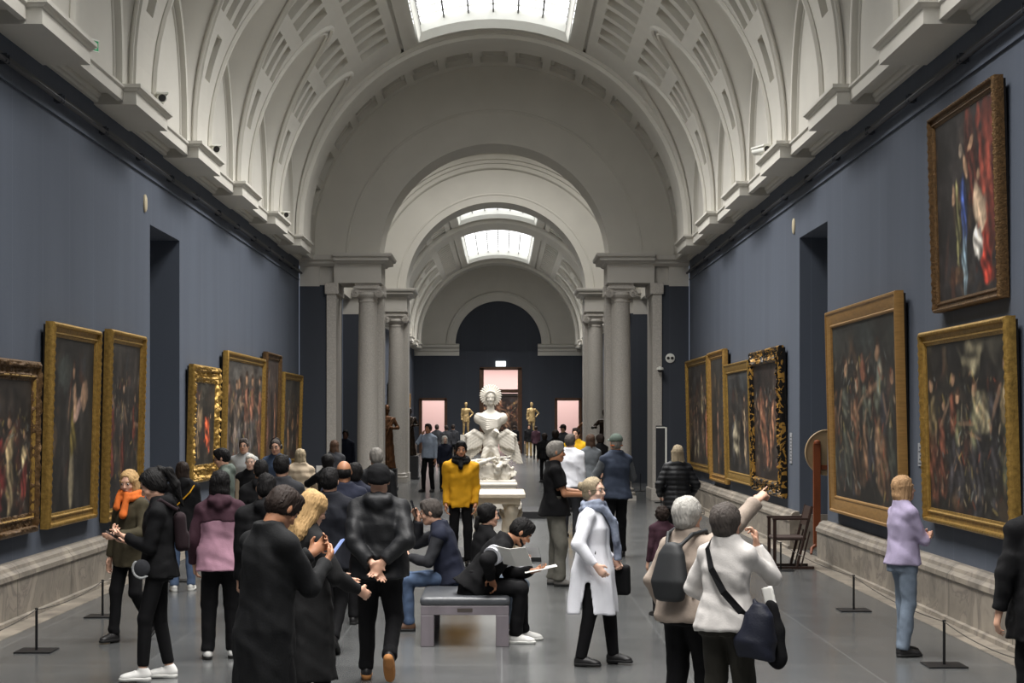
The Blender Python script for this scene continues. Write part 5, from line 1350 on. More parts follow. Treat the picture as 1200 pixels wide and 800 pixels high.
# stepped pedestal
for z0_, z1_, w, d_ in ((0, .14, .66, .5), (.14, .30, .60, .45), (.30, .40, .56, .42), (.40, .50, .54, .40), (.50, .56, .57, .43), (.56, .62, .54, .40)): f.box((0, 0, (z0_+z1_)/2), (w, d_, (z1_-z0_)/2+.004), rr=.012, k=.004)
f.build('pedestal', MARB, r)
f = Field((-.75, -.6, .55), (.75, .55, 1.35), .015)
rs = random.Random(5)
f.box((0, .05, .75), (.42, .3, .22), rr=.1, k=.05)
for i in range(46):
    a = rs.uniform(0, 2*pi); rr_ = rs.uniform(.15, .46); z_ = .66+rs.random()*.5*(1-rr_*.7); p = (rr_*cos(a)*1.05, rr_*sin(a)*.8-.05, z_)
    t = rs.random()
    if t < .35: f.ell(p, (rs.uniform(.05, .11), rs.uniform(.03, .08), rs.uniform(.04, .07)), rotm(rs.uniform(0, 360), rs.uniform(-40, 40)), k=.015)
    elif t < .8:
        b_ = rs.uniform(0, 2*pi); l_ = rs.uniform(.1, .28); f.cap(p, (p[0]+l_*cos(b_), p[1]+l_*sin(b_)*.6, p[2]+rs.uniform(-.06, .08)), rs.uniform(.018, .045), rs.uniform(.012, .03), k=.01)
    else: f.ell(p, (.13, .10, .025), rotm(rs.uniform(0, 360), rs.uniform(20, 80)), k=.012)
f.cap((-.45, -.25, 1.02), (.42, -.3, 1.12), .035, .02, k=.02); f.cap((-.30, -.34, .95), (.1, -.38, 1.10), .05, .03, k=.02)
f.noise(.006, 45, 2); f.build('trophy_pile', MARB, r)
f = Field((-.85, -.45, .95), (.85, .45, 2.05), .015)
f.chain([(0, 0, 1.12), (0, -.02, 1.38), (0, -.03, 1.58), (.10, -.18, 1.66)], [.11, .155, .12, .06], k=.05)
f.cap((.10, -.18, 1.66), (.16, -.25, 1.64), .045, .028, k=.02); f.cap((.16, -.25, 1.64), (.19, -.29, 1.60), .022, .01, k=.01)
for s_ in (-1, 1):
    f.chain([(s_*.09, -.1, 1.25), (s_*.14, -.14, 1.12), (s_*.14, -.16, 1.0)], [.085, .06, .04], k=.03)
    for t in range(3): f.cap((s_*.14, -.16, 1.02), (s_*.14+(t-1)*.05, -.25, .98), .022, .012, k=.01)
    # wing: shoulder, leading edge and overlapping feathers
    f.chain([(s_*.12, .0, 1.50), (s_*.34, .02, 1.64), (s_*.52, .04, 1.56)], [.07, .06, .045], k=.03)
    for q in range(9):
        t = q/8; a0_ = npv((s_*(.20+.30*t), .03+.012*q, 1.60-.06*t)); L_ = .34+.34*t
        dr_ = npv((s_*(.05+.24*t), .02, -1)); dr_ = dr_/np.linalg.norm(dr_); f.cap(a0_, a0_+dr_*L_, .050, .028, k=.010, flat=((0, 1, 0), 2.2))
    for q in range(6):
        t = q/5; a0_ = npv((s_*(.18+.28*t), -.01, 1.58-.03*t)); f.cap(a0_, a0_+npv((s_*.03, 0, -.22-.06*t)), .046, .035, k=.008, flat=((0, 1, 0), 2.0))
X_, Z_ = f.ax[0][:, None, None], f.ax[2][None, None, :]
f.v += (.004*np.sin(Z_*90+np.abs(X_)*60)).astype(np.float32); f.build('eagle', MARB, r)
f = Field((-.45, -.35, 1.60), (.45, .3, 2.45), .012)
f.loft((0, 0, 1.62), rotm(), [(0, 0, -.06, .13, .10), (.10, 0, -.06, .20, .14), (.24, 0, -.04, .27, .155), (.34, 0, -.02, .28, .14), (.42, 0, .0, .20, .11), (.48, 0, .0, .11, .08)], k=.04, pw=2)
for j in range(6): f.chain([(-.29+.02*j, -.08, 2.02-.05*j), (-.08, -.195-.006*j, 1.92-.045*j), (.14, -.175, 1.90-.03*j), (.27-.01*j, -.06, 2.00-.03*j)], [.018, .022, .022, .018], k=.006)
for s_ in (-1, 1): f.ell((s_*.26, -.02, 1.93), (.10, .11, .12), k=.04)
f.cap((0, .0, 2.02), (0, -.02, 2.22), .082, .075, k=.04)
f.build('bust', MARB, r)
f = Field((-.16, -.2, -.16), (.16, .16, .2), .008); hr = rotm(180, 2)
f.ell((0, .015, .035), (.088, .105, .10), k=.02)
for j in range(11): a = pi*j/10; f.ell((.088*cos(a), -.035-.03*sin(a), .035+.085*sin(a)), (.022, .022, .020), k=.006)
head_sdf(f, (0, 0, 0), hr); f.cap((-.06, .04, -.02), (-.07, .02, -.10), .03, .02, k=.02); f.cap((.06, .04, -.02), (.07, .02, -.10), .03, .02, k=.02)
o = f.build('head', MARB, r); o.location = (0, -.06, 2.36); o.scale = (1.22, 1.22, 1.22)
f = Field((-.3, -.05, 2.15), (.3, .15, 2.72), .010)
f.ell((0, .05, 2.42), (.225, .022, .225), k=.005)
for q in range(28):
    a = 2*pi*q/28; f.cap((.10*cos(a), .03, 2.42+.10*sin(a)), (.235*cos(a), .045, 2.42+.235*sin(a)), .022, .012, k=.004)
f.build('sun_ray_halo', MARB, r)
m_ = MB(); m_.box(-1.0, 1.0, -1.0, 1.0, 0, .15); pf_ = m_.build('plinth_platform', mat('platform_black', hexc(34, 34, 36), rough=.5), bevel=.01); pf_.location = (CX+.2, CY, 0); tag(pf_, 'low black platform under the white marble bust sculpture', 'platform')
# carved table
TX, TY = at(583, 26.8), 27.0
pt_ = MB(); pt_.box(-.62, .62, -1.0, 1.0, 0, .07); pf_ = pt_.build('plinth_platform', _M['platform_black'], bevel=.01); pf_.location = (TX+.02, TY+.1, 0); tag(pf_, 'low black platform under the carved marble table', 'platform')
r = empty('carved_table', (TX, TY, .03), 0, 'cream marble table on carved sphinx supports in front of bust sculpture', 'table')
m_ = MB()
for a, b, d_, z_ in ((.40, .80, 0, .93), (.43, .83, 0, .945), (.43, .83, 0, .99), (.41, .81, 0, 1.0)): pass
m_.grid([[(sx*w, sy*l_, z_) for sx, sy in ((-1, -1), (1, -1), (1, 1), (-1, 1))] for w, l_, z_ in ((.001, .001, .885), (.38, .80, .885), (.41, .83, .90), (.41, .83, .945), (.39, .81, .96), (.001, .001, .96))], closed_v=True); m_.build('top_slab', MARBW, r)
m_ = MB(); m_.box(-.34, .34, -.74, .74, .80, .89); m_.build('frieze', MARBW, r)
for sy in (-1, 1):
  for sx in (-1, 1):
    f = Field((-.26, -.36, 0), (.26, .3, .86), .015); 
    f.chain([(0, .12, .12), (0, .08, .3), (0, -.02, .48), (0, -.08, .62)], [.12, .13, .12, .09], k=.05); f.cap((0, -.10, .66), (0, -.12, .74), .085, .075, k=.03); f.ell((0, -.17, .68), (.05, .045, .05), k=.02)
    for q in (-1, 1):
        f.chain([(q*.08, -.06, .42), (q*.1, -.16, .24), (q*.1, -.18, .06)], [.06, .045, .05], k=.03); f.ell((q*.1, -.23, .04), (.05, .08, .04), k=.02)
        f.cap((q*.10, .0, .55), (q*.16, .14, .66), .05, .03, k=.02, flat=((1, 0, 0), 1.8))
    for q in range(14): a = 2*pi*q/14; f.ell((.085*cos(a), -.08+.02*sin(a), .70+.085*sin(a)), (.03, .03, .03), k=.01)
    f.box((0, .0, .02), (.16, .28, .03), rr=.01); f.box((0, .02, .80), (.13, .16, .04), rr=.01, k=.02); f.noise(.003, 60, 4)
    o = f.build('sphinx_support', MARBW, r); o.location = (sx*.20, sy*.50, 0); o.rotation_euler = (0, 0, 0 if sy < 0 else pi)
m_ = MB(); m_.box(-.42, .42, -.84, .84, 0, .05); m_.build('base_slab', MARBW, r)

def statue(px, d, z0, H, m, pm, yaw, label, pw=.3, pose=0, name='statue', h=.024):
    x = at(px, d)
    r = empty(name, (x, d, 0), 0, label, 'statue')
    if z0 > .05:
        q = MB(); q.box(-pw, pw, -pw, pw, 0, z0); q.box(-pw-.03, pw+.03, -pw-.03, pw+.03, 0, .08); q.build('pedestal', pm, r, bevel=.01)
    k = H/1.75; f = Field((-.55, -.5, -.02), (.55, .5, 1.95), h)
    rb = rotm(0, 0)
    if pose in (0, 1):
        f.loft((0, 0, 0), rotm(), [(0, 0, 0, .25, .20), (.4, 0, 0, .21, .17), (.9, .01, 0, .19, .15), (1.15, 0, 0, .16, .13), (1.35, 0, 0, .19, .13), (1.46, 0, 0, .12, .09)], k=.03, wave=(.10, 9, px))
    else:
        for s_ in (-1, 1): f.chain([(s_*.09, 0, .9), (s_*.11, .03, .5), (s_*.13, -.02, .08)], [.10, .07, .045], k=.03); f.ell((s_*.13, .05, .04), (.045, .12, .04), k=.02)
        f.loft((0, 0, 0), rotm(), [(.72, 0, 0, .20, .16), (.95, 0, 0, .18, .14), (1.15, 0, 0, .16, .12), (1.35, 0, 0, .2, .13), (1.46, 0, 0, .12, .09)], k=.03, wave=(.14, 12, px))
    f.cap((0, 0, 1.45), (0, .01, 1.58), .055, .05, k=.02); head_sdf(f, (0, .01, 1.66), rotm(10, 0)); f.ell((0, -.01, 1.70), (.088, .10, .09), k=.02); f.ell((0, .11, 1.65), (.05, .06, .08), k=.01, op='cut'); head_sdf(f, (0, .01, 1.66), rotm(10, 0))
    for s_ in (-1, 1):
        T_ = {0: (s_*.10, .22, 1.12), 1: (s_*.26, .14, .95+.1*s_), 2: (s_*.30, .10, .95) if s_ < 0 else (.18, .28, 1.20), 3: (s_*.24, .08, .90-.1*s_)}[pose]
        E, W_ = ik((s_*.19, 0, 1.38), T_, .29, .26, (s_, -.5, -.3)); f.cap((s_*.19, 0, 1.38), E, .065, .05, k=.03); f.cap(E, W_, .05, .035, k=.02); f.ell(W_, (.05, .05, .05), k=.02)
    if pose == 0: f.chain([(-.2, .1, 1.4), (0, .16, 1.1), (.18, .15, .7)], [.04, .05, .03], k=.02)
    f.noise(.005, 30, int(px)); o = f.build('figure', m, r); o.location = (0, 0, z0); o.scale = (k, k, k); o.rotation_euler = (0, 0, rad(yaw))
    return r
PEDB = mat('pedestal_black', hexc(30, 30, 33), rough=.5)
statue(453, 52, .62, 1.82, BRONZEB, PEDB, 200, 'brown bronze robed statue left, between the two columns', pose=0)
statue(480, 61.0, .80, 1.60, BRONZE, PEDB, 200, 'dark bronze robed statue on black pedestal beside the left far column', pose=0)
statue(709, 55, .62, 1.72, BRONZE, PEDB, 150, 'black bronze figure with raised arm by the right column', pose=2)
statue(688, 63, .62, 1.6, BRONZEB, PEDB, 160, 'brown bronze statue behind the yellow-hooded man, right', pose=1)
statue(546, 98, 1.15, 1.75, GILTST, MARB, 180, 'pale gilded statue against the dark end wall, left of central door', pose=3)
statue(623, 98, 1.15, 1.75, GILTST, MARB, 180, 'pale gilded statue against the dark end wall, right of central door', pose=3)
# ---------------------------------------------------------------- the visitors
MAROON = cloth('maroon', (58, 34, 44)); PINK2 = cloth('dusty_pink', (160, 122, 138)); SAGE = cloth('sage', (98, 108, 100)); LGREY = cloth('light_grey', (150, 152, 152)); BEIGE = cloth('beige', (176, 160, 138)); BLUSH = cloth('blush_beige', (158, 144, 132), sheen=.2)
ORANGE = cloth('orange', (205, 104, 42), var=.2); OLIVE = cloth('olive', (66, 60, 44)); YEL = cloth('yellow', (206, 150, 24)); YEL2 = cloth('bright_yellow', (214, 166, 30)); CARGO = cloth('cargo_grey', (104, 102, 94), var=.2); LILAC = cloth('lilac', (160, 150, 176)); SLATE = cloth('slate_navy', (52, 60, 76))
PALEB = cloth('pale_blue', (160, 172, 190)); TAN = cloth('tan', (158, 132, 86)); DOLIVE = cloth('dark_olive', (44, 42, 36)); SCARFG = cloth('scarf_bluegrey', (134, 142, 160), var=.3, scale=20); DBLUE = cloth('dusk_blue', (64, 78, 100)); CREAM = cloth('cream', (198, 194, 190)); GREYC = cloth('mid_grey', (92, 96, 100))
def H_of(ytop, d): return 2.1-(ytop-489)*d/F
def yb(d): return d
def stand(dx=0): return {-1: ((-.11, -.02, .085), 10, 0), 1: ((.11, .05, .085), -10, 0)}
WALK_R = {-1: ((-.09, .14, .085), 4, 0), 1: ((.09, -.20, .17), -4, 38)}
WALK_L = {1: ((.09, .14, .085), -4, 0), -1: ((-.09, -.20, .17), 4, 38)}
def man(px, d, ytop, yaw, label, res=None, H=None, **kw):
    h = H or H_of(ytop, d)
    if res is None: res = 1.0 if d < 19 else (1.35 if d < 30 else 2.0)
    return person(at(px, d), d, h, yaw, label, res=res, **kw)

# left group, from the wall inwards
man(153, 16.8, 549, 150, 'blond woman with bright orange scarf and olive jacket behind phone-reading woman', fem=True, hair=('bob', H_BLOND), skin=SK_L, top=dict(m=OLIVE, a=.03, hem=-.2), bottom=dict(m=BLK), scarf=(ORANGE, [[(-.03, .10, -.02), (-.04, .15, -.2), (-.045, .16, -.22)], [(.05, .10, -.02), (.05, .15, -.14)]]), head=(15, 12, 0), face=True, feet=WALK_L, L=dict(to=(-.12, .3, 1.08)))
b = man(186, 14.35, 540, 97, 'woman with black ponytail in black jacket reading her phone, facing left', H=1.70, fem=True, hair=('pony', H_BLACK), skin=SK_L, top=dict(m=CHAR if False else BLK, a=.03, hem=-.12, hood=True), bottom=dict(m=BLK, tight=True, r=.92, cuff=.12), shoes=('low', SH_WHT, SOLEW),
        head=(0, 30, 0), face=True, L=dict(to=(-.05, .26, 1.16), hint=(-.5, -.6, -1), palm=(.3, -.2, 1), curl=40), Rr=dict(to=(.08, .25, 1.12), hint=(.5, -.6, -1), palm=(-.3, 0, 1), curl=35), feet={-1: ((-.10, .12, .085), 5, 0), 1: ((.10, -.08, .085), -5, 0)})
held(b, 'smartphone', phone_mb((.0, .36, 1.17), (0, .75, .45), (0, -.5, .8)), PHONEM, 'dark smartphone held low by the ponytailed woman', 'phone', bevel=.002)
f = Field((-.25, -.42, .88), (.25, .05, 1.5), .012); f.box((.0, -.175, 1.2), (.11, .05, .16), rotm(0, 4), rr=.05, k=.02); f.box((0, -.23, 1.12), (.08, .015, .08), rr=.03, k=.02)
for s_ in (-1, 1): f.chain([(s_*.09, -.15, 1.38), (s_*.12, -.02, 1.46), (s_*.13, .10, 1.36), (s_*.13, .08, 1.18)], [.018]*4, k=.01)
held(b, 'backpack', f, cloth('dark_maroon', (32, 18, 23)), 'dark maroon backpack on the ponytailed woman', 'backpack')
f = Field((-.35, -.05, .74), (-.05, .30, 1.10), .010); f.ell((-.205, .12, .92), (.03, .07, .075), k=.01); o = held(b, 'waist_pouch', f, CHAR, 'charcoal pouch with light grey edge at the ponytailed woman\'s hip', 'pouch')
f = Field((-.35, -.05, .74), (-.05, .30, 1.10), .010); f.chain([(-.225, .12+.07*cos(t), .92+.075*sin(t)) for t in np.linspace(-2.2, .9, 9)], [.011]*9, k=.005); q = held(b, 'grey_edge', f, LGREY, None, None); w_ = q.location.copy(); q.parent = o; q.location = w_-o.location
b = man(214, 21.7, 540, 8, 'dark-haired woman in black hooded jacket and blue jeans seen from behind', fem=True, hair=('mid', H_DKBR), top=dict(m=BLK, a=.04, hem=-.2, hood=True), bottom=dict(m=DENIM, r=1.05), shoes=('low', SH_WHT, SOLEW), feet=stand())
m_ = MB(); m_.tube([tuple(b.T(.16, -.05, .46)), tuple(b.T(.10, -.155, .36)), tuple(b.T(-.02, -.17, .24)), tuple(b.T(-.12, -.16, .14))], .009, 6); held(b, 'bag_strap', m_, YEL, 'yellow bag strap across the back of the hooded woman', 'strap')
b = man(258, 15.6, 550, 3, 'black-haired visitor in maroon and dusty pink jacket, seen from behind', fem=True, girth=1.05, hair=('bob', H_BLACK), top=[dict(m=PINK2, a=.035, hem=-.14, name='jacket', cuffr=.9), dict(m=MAROON, a=.032, hem=.30, name='jacket_yoke', hood=True, collar=.02)], bottom=dict(m=BLK, r=1.12), shoes=('low', SH_WHT, SOLEB), feet=stand(), L=dict(to=(-.24, .08, .86)), Rr=dict(to=(.26, .12, .9)))
man(263, 23.3, 524, 100, 'man with black hair and glasses in sage green jacket looking left', hair=('short', H_BLACK), skin=SK_L, glasses=GLASSF, face=True, top=dict(m=SAGE, a=.035, hood=True), bottom=dict(m=CHAR), head=(-10, 18, 0))
man(286, 30.0, 513, 178, 'grey-haired man with glasses in light grey sweater facing the camera', hair=('short', H_DGREY), skin=SK_L, glasses=GLASSF, face=True, top=dict(m=LGREY, a=.025), bottom=dict(m=CHAR))
b = man(294, 25.5, 531, 172, 'elderly white-haired person in beige shirt under open dark jacket', hair=('thin', H_WHITE), skin=SK_P, face=True, top=[dict(m=BEIGE, a=.02, name='shirt'), dict(m=BLK, a=.022, kind='sleeveless', hem=-.1, name='waistcoat')], bottom=dict(m=CHAR), head=(8, 4, 0))
b = man(306, 19.6, 538, 12, 'black-haired person in black jacket facing away beside the white-haired one', hair=('short', H_BLACK), top=dict(m=BLK, a=.04, hood=True), bottom=dict(m=BLK))
man(330, 18.9, 532, -8, 'short-haired person in dark grey jacket, back turned, below the man with headphones', hair=('short', H_BLACK), top=dict(m=CHAR, a=.035), bottom=dict(m=BLK), girth=1.1)
b = man(324, 28.5, 513, 160, 'bespectacled man wearing headphones and a blue shirt, facing left', hair=('thin', H_DGREY), skin=SK_L, glasses=GLASSF, face=True, top=dict(m=DBLUE, a=.03), bottom=dict(m=CHAR), head=(12, 8, 0))
f = Field((-.12, -.12, -.12), (.12, .12, .2), .01)
for s_ in (-1, 1): f.ell((s_*.09, -.005, 0), (.02, .035, .04), k=.005)
f.chain([(.09*cos(t), -.01, .03+.115*sin(t)) for t in np.linspace(0, pi, 9)], [.009]*9, k=.004)
o = f.build('headphones', PHONEM); M_ = b.root.matrix_basis @ b.M; o.location = M_.translation; o.rotation_euler = M_.to_euler(); tag(o, 'black headphones on the bespectacled man in blue', 'headphones')
man(352, 28, 525, 15, 'woman with grey-blond hair in beige coat facing away', fem=True, hair=('mid', H_ASHB), top=dict(m=BEIGE, a=.05, hem=-.3, puff=.12), bottom=dict(m=CHAR), Rr=dict(to=(.2, .2, 1.0)))
man(312, 14.4, 553, 8, 'large figure in plain black jacket directly behind the man reading a phone', hair=('crop', H_BLACK), girth=1.1, top=dict(m=BLK, a=.045, hem=-.2, hood=True), bottom=dict(m=BLK, r=1.05, cuff=.06), shoes=('low', SH_WHT, SOLEW), feet=stand())
# man with the phone, nearest on the left
b = man(312, 10.4, 572, -48, 'tall man in long black coat bent over his phone, nearest on the left', H=1.73, hair=('short', H_DKBR), skin=SK_T, girth=1.02, lean=3, top=dict(m=cloth('black_wool', (15, 16, 18)), a=.035, hem=-.42, slim=.88), bottom=dict(m=BLK), head=(0, 38, 0), neckf=.03, face=True,
        L=dict(to=(-.06, .36, 1.28), hint=(-.4, -.5, -1), palm=(.6, -.3, .6), curl=45), Rr=dict(to=(.09, .36, 1.24), hint=(.5, -.5, -1), palm=(-.7, -.3, .5), curl=45), feet=stand())
held(b, 'smartphone', phone_mb((.03, .47, 1.30), (.12, .6, .75), (-.4, -.7, .6), w=.078, h=.16), SCREEN, 'lit smartphone in the hands of the bent man in black coat', 'phone')
man(361, 12.0, 573, -55, 'woman with straight blond hair in long black coat beside the phone reader', fem=True, hair=('long', H_BLOND), skin=SK_L, top=dict(m=cloth('black_coat', (20, 20, 21)), a=.035, hem=-.58, flare=.02), bottom=dict(m=BLK), head=(0, 22, 0), face=True, L=dict(to=(-.1, .3, 1.05)), Rr=dict(to=(.2, .3, 1.0)), feet=stand())
man(386, 16.0, 547, -8, 'black-haired man in black jacket walking away left of the beanie wearer', hair=('short', H_BLACK), girth=1.08, top=dict(m=cloth('blue_black', (20, 22, 30)), a=.045, hem=-.16), bottom=dict(m=BLK), feet=WALK_R, L=dict(to=(-.1, .25, 1.05)), Rr=dict(to=(.14, .25, 1.05)))
man(403, 18.2, 538, 5, 'balding man in navy jacket seen from behind', hair=('bald', H_BLACK), skin=SK_T, top=dict(m=NAVYC, a=.04), bottom=dict(m=BLK))
man(416, 20.5, 541, -15, 'black-haired visitor half hidden between balding man and beanie wearer', hair=('fluffy', H_BLACK), top=dict(m=NAVYC, a=.03), bottom=dict(m=BLK))
man(441, 22.8, 524, 12, 'grey-haired man in black leather jacket seen from behind', hair=('short', H_GREY), top=dict(m=BLKP, a=.035), bottom=dict(m=CHAR))
b = man(384, 26, 531, 10, 'small black-haired visitor holding up a white leaflet', fem=True, hair=('fluffy', H_BLACK), top=dict(m=BLK, a=.03), bottom=dict(m=BLK), L=dict(to=(-.1, .3, 1.35), hint=(-1, -.4, -.6)))
m_ = MB(); m_.box(-.16, .06, .28, .285, 1.34, 1.52); held(b, 'leaflet', m_, PAPER, 'white leaflet held up in the crowd before the navy wall', 'leaflet')
man(392, 35, 515, 0, 'brown-haired woman standing by the left grey pillar', fem=True, hair=('mid', H_BROWN), top=dict(m=CHAR, a=.03), bottom=dict(m=BLK))
man(405, 48, 503, 170, 'dark-clothed man standing in shadow between pillar and column', hair=('crop', H_BLACK), skin=SK_D, top=dict(m=NAVYC, a=.03), bottom=dict(m=BLK))
man(444, 14.2, 543, 0, 'man in black beanie and puffer jacket, hands clasped behind his back', hair=None, hat=('beanie', BLK), skin=SK_L, girth=1.12, top=dict(m=BLKP, a=.052, hem=-.12, hood=True, fold=1.1), bottom=dict(m=BLK, r=1.08), shoes=('low', SH_BLK, SOLET),
    L=dict(to=(-.03, -.23, .94), hint=(-1, -.25, 0), palm=(0, -1, .2), dir=(.6, 0, -1)), Rr=dict(to=(.05, -.24, .97), hint=(1, -.25, 0), palm=(0, -1, .2), dir=(-.6, 0, -.8)), feet={-1: ((-.11, .16, .085), 4, 0), 1: ((.10, -.24, .24), -4, 62)})
# bench sitters
b = man(528, 17.7, 578, 88, 'grey-haired man seated on the bench filming with his phone, facing left', H=1.74, sit=.45, lean=14, hair=('short', H_DGREY), skin=SK_L, face=True, top=[dict(m=CHAR, a=.03, hem=-.09), dict(m=NAVYC, a=.035, kind='sleeveless', hem=-.08, name='body_warmer')], bottom=dict(m=DENIM), shoes=('low', SH_BRN, SOLEB), head=(0, 12, 0), neckf=.03,
        feet={-1: ((-.10, .40, .085), 0, 0), 1: ((.12, .46, .085), 0, 0)}, L=dict(to=(-.1, .40, .72), palm=(1, 0, -.3)), Rr=dict(to=(.16, .33, 1.06), hint=(.3, -.2, -1), palm=(-1, .3, 0), curl=50, dir=(0, .3, 1)))
held(b, 'smartphone', phone_mb((.13, .37, 1.18), (0, .35, 1), (.25, -1, .2), w=.10, h=.17), PHONEM, 'black smartphone raised by the seated grey-haired man', 'phone')
m_ = MB(); m_.tube([(.13, .36, 1.10), (.10, .40, .95), (.12, .42, .82), (.1, .42, .74)], .006, 6); held(b, 'phone_lanyard', m_, BLK, 'black lanyard dangling from the raised phone', 'lanyard')
b = man(565, 17.55, 588, -62, 'dark-haired woman with ponytail seated on the bench behind the bearded man', H=1.62, fem=True, sit=.45, hair=('lowpony', H_BLACK), skin=SK_L, face=True, top=dict(m=BLK, a=.02, hem=-.08), bottom=dict(m=DENIML, r=.95), shoes=('low', SH_GRY, SOLEW), head=(-12, 2, 0), lean=6,
        feet={-1: ((-.12, .42, .085), 0, 0), 1: ((.10, .30, .085), 0, 0)}, L=dict(to=(.1, .36, .76)), Rr=dict(to=(.28, .26, .80)))
f = Field((-.05, .0, .55), (.55, .6, .95), .012); f.box((0.27, .30, .70), (.11, .09, .11), rotm(10, 10), rr=.06, k=.02); f.noise(.006, 26, 3); held(b, 'cloth_bag', f, WHT, 'white cloth bag on the lap of the seated woman', 'bag')
b = man(557, 16.78, 600, -88, 'bearded man in black sweatshirt with white bands seated reading on the bench', H=1.76, sit=.44, lean=36, girth=1.05, hair=('short', H_BLACK), skin=SK_T, face=True, beard=H_BLACK, top=dict(m=BLK, a=.04, hem=-.09, hood=False), bottom=dict(m=BLK, r=1.08), shoes=('low', SH_WHT, SOLEW), head=(0, 38, 0), neckf=.04,
        feet={-1: ((-.14, .44, .085), -10, 0), 1: ((.12, .36, .085), -14, 0)}, L=dict(to=(-.06, .52, .64), palm=(.3, 0, 1), curl=20), Rr=dict(to=(.23, .14, .60), hint=(1, -.5, .3), palm=(-.3, 0, -1), curl=40))
for s_ in (1, -1):
    Sh, E, Wp = b.arms[s_][:3]; u = (E-Sh)
    for t0, t1 in ((.42, .50), (.58, .66)):
        band(b, (Sh+u*t0, Sh+u*t1, .0935-.010*t0, WHT, 'sleeve_band'))
    u = Wp-E
m_ = MB(); c = npv((-.02, .60, .665)); R_ = rotm(0, -12)
m_.add([c+R_@npv((sx*.11, sy*.15, sz*.002)) for sz in (-1, 1) for sy in (-1, 1) for sx in (-1, 1)], [(0, 2, 3, 1), (4, 5, 7, 6), (0, 1, 5, 4), (2, 6, 7, 3), (0, 4, 6, 2), (1, 3, 7, 5)]); held(b, 'brochure', m_, PAPER, 'white brochure held flat by the bearded man on the bench', 'brochure')
m_ = MB()
c = npv((.42, .33, .80)); R_ = rotm(60, 50)
for dx_, yw in ((-.075, 12), (.075, -12)):
    Rq = R_@rotm(0, 0, yw); m_.add([c+Rq@npv((dx_+sx*.075, sy*.11, sz*.002)) for sz in (-1, 1) for sy in (-1, 1) for sx in (-1, 1)], [(0, 2, 3, 1), (4, 5, 7, 6), (0, 1, 5, 4), (2, 6, 7, 3), (0, 4, 6, 2), (1, 3, 7, 5)])
held(b, 'open_guide', m_, PAPER, 'open white printed guide in the lap of the seated woman', 'booklet')
# centre
man(540, 25.3, 516, 180, 'young bearded man in mustard yellow jacket with thick black scarf', hair=('short', H_BLACK), skin=SK_T, beard=H_BLACK, face=True, res=1.1, girth=1.0, top=dict(m=YEL, a=.032, hem=-.14, fold=1.6), bottom=dict(m=BLK), scarf=(BLK, [[(0, .10, -.05), (0, .15, -.12)]]), head=(5, 2, 0), L=dict(to=(-.20, .08, .85), hint=(-.1, -1, 0)), Rr=dict(to=(.20, .08, .85), hint=(.1, -1, 0)))
man(502, 50.5, 496, 155, 'man in pale blue shirt and black trousers with hand at chin, far left', hair=('short', H_DKBR), skin=SK_T, face=True, res=1.5, top=dict(m=PALEB, a=.02), bottom=dict(m=BLK), Rr=dict(to=(.06, .22, 1.45), hint=(.6, 0, -1)), feet=stand())
man(521, 51, 510, 195, 'white-haired woman in navy jacket beside the man in pale blue shirt', fem=True, hair=('mid', H_WHITE), skin=SK_P, face=True, res=1.6, top=dict(m=NAVYC, a=.03), bottom=dict(m=BLK))
for px, d, yt, yw, lb in ((512, 76, 497, 0, 'dark figure before the lit left doorway, leftmost of three'), (523, 78, 498, 20, 'dark figure before the lit left doorway, middle of three'), (531, 80, 497, -10, 'dark figure before the lit left doorway, rightmost of three')):
    man(px, d, yt, yw, lb, top=dict(m=CHAR, a=.03), bottom=dict(m=BLK), hair=('short', H_DKBR), group=None)
for i, (px, d, yt, yw, tm, bm_, lb) in enumerate(((620, 94, 497, 180, BLK, TAN, 'far visitor in dark jacket and tan trousers right of marble bust'), (603, 96, 498, 0, BLK, BLK, 'far dark-clad visitor before central doorway, just right of the bust'), (596, 99, 500, 30, CHAR, BLK, 'far visitor in grey close to the bust under central doorway'), (628, 90, 499, -20, MAROON, BLK, 'far visitor in dark red beside the one in tan trousers'),
        (638, 58, 507, 10, BLK, BLK, 'brown-haired visitor in long dark coat left of the man in black T-shirt'), (651, 50, 503, -5, BLK, BLK, 'dark-haired visitor in black standing behind the white-shirted man'), (660, 58, 497, 160, CHAR, BLK, 'man in black cap behind the yellow-hooded man'), (703, 44, 508, 30, BLK, BLK, 'dark-clad visitor between yellow-hooded man and right column'))):
    man(px, d, yt, yw, lb, top=dict(m=tm, a=.03, hem=-.15), bottom=dict(m=bm_), hair=('short' if i not in (4, 5, 7) else 'fluffy', H_DKBR), hat=('cap', BLK) if i == 6 else None)
b = man(650, 22.4, 516, -88, 'grey-haired man in black T-shirt and grey cargo trousers facing right', hair=('short', H_GREY), skin=SK_T, face=True, res=1.1, top=dict(m=BLK, a=.035, kind='short', hem=-.12), bottom=dict(m=CARGO, r=1.18, fold=2.0), shoes=('low', SH_GRY, SOLEB), L=dict(to=(-.14, .36, 1.1), palm=(0, 0, 1)), Rr=dict(to=(.12, .34, 1.08), hint=(.4, -.8, -.6), palm=(0, 0, 1)), head=(0, 4, 0), feet=stand())
f = Field((-.3, .2, .8), (.3, .6, 1.35), .014); f.box((-.02, .42, 1.08), (.11, .05, .09), rotm(0, 20), rr=.04); f.noise(.005, 30, 1); held(b, 'cloth_hat', f, BEIGE, 'beige cloth hat held by the man in the black T-shirt', 'hat')
b = man(668, 31.5, 508, -25, 'stout grey-haired man in white shirt seen from behind', hair=('short', H_DGREY), skin=SK_L, res=1.3, girth=1.15, top=dict(m=WHT, a=.045, kind='long', hem=-.12), bottom=dict(m=CHAR))
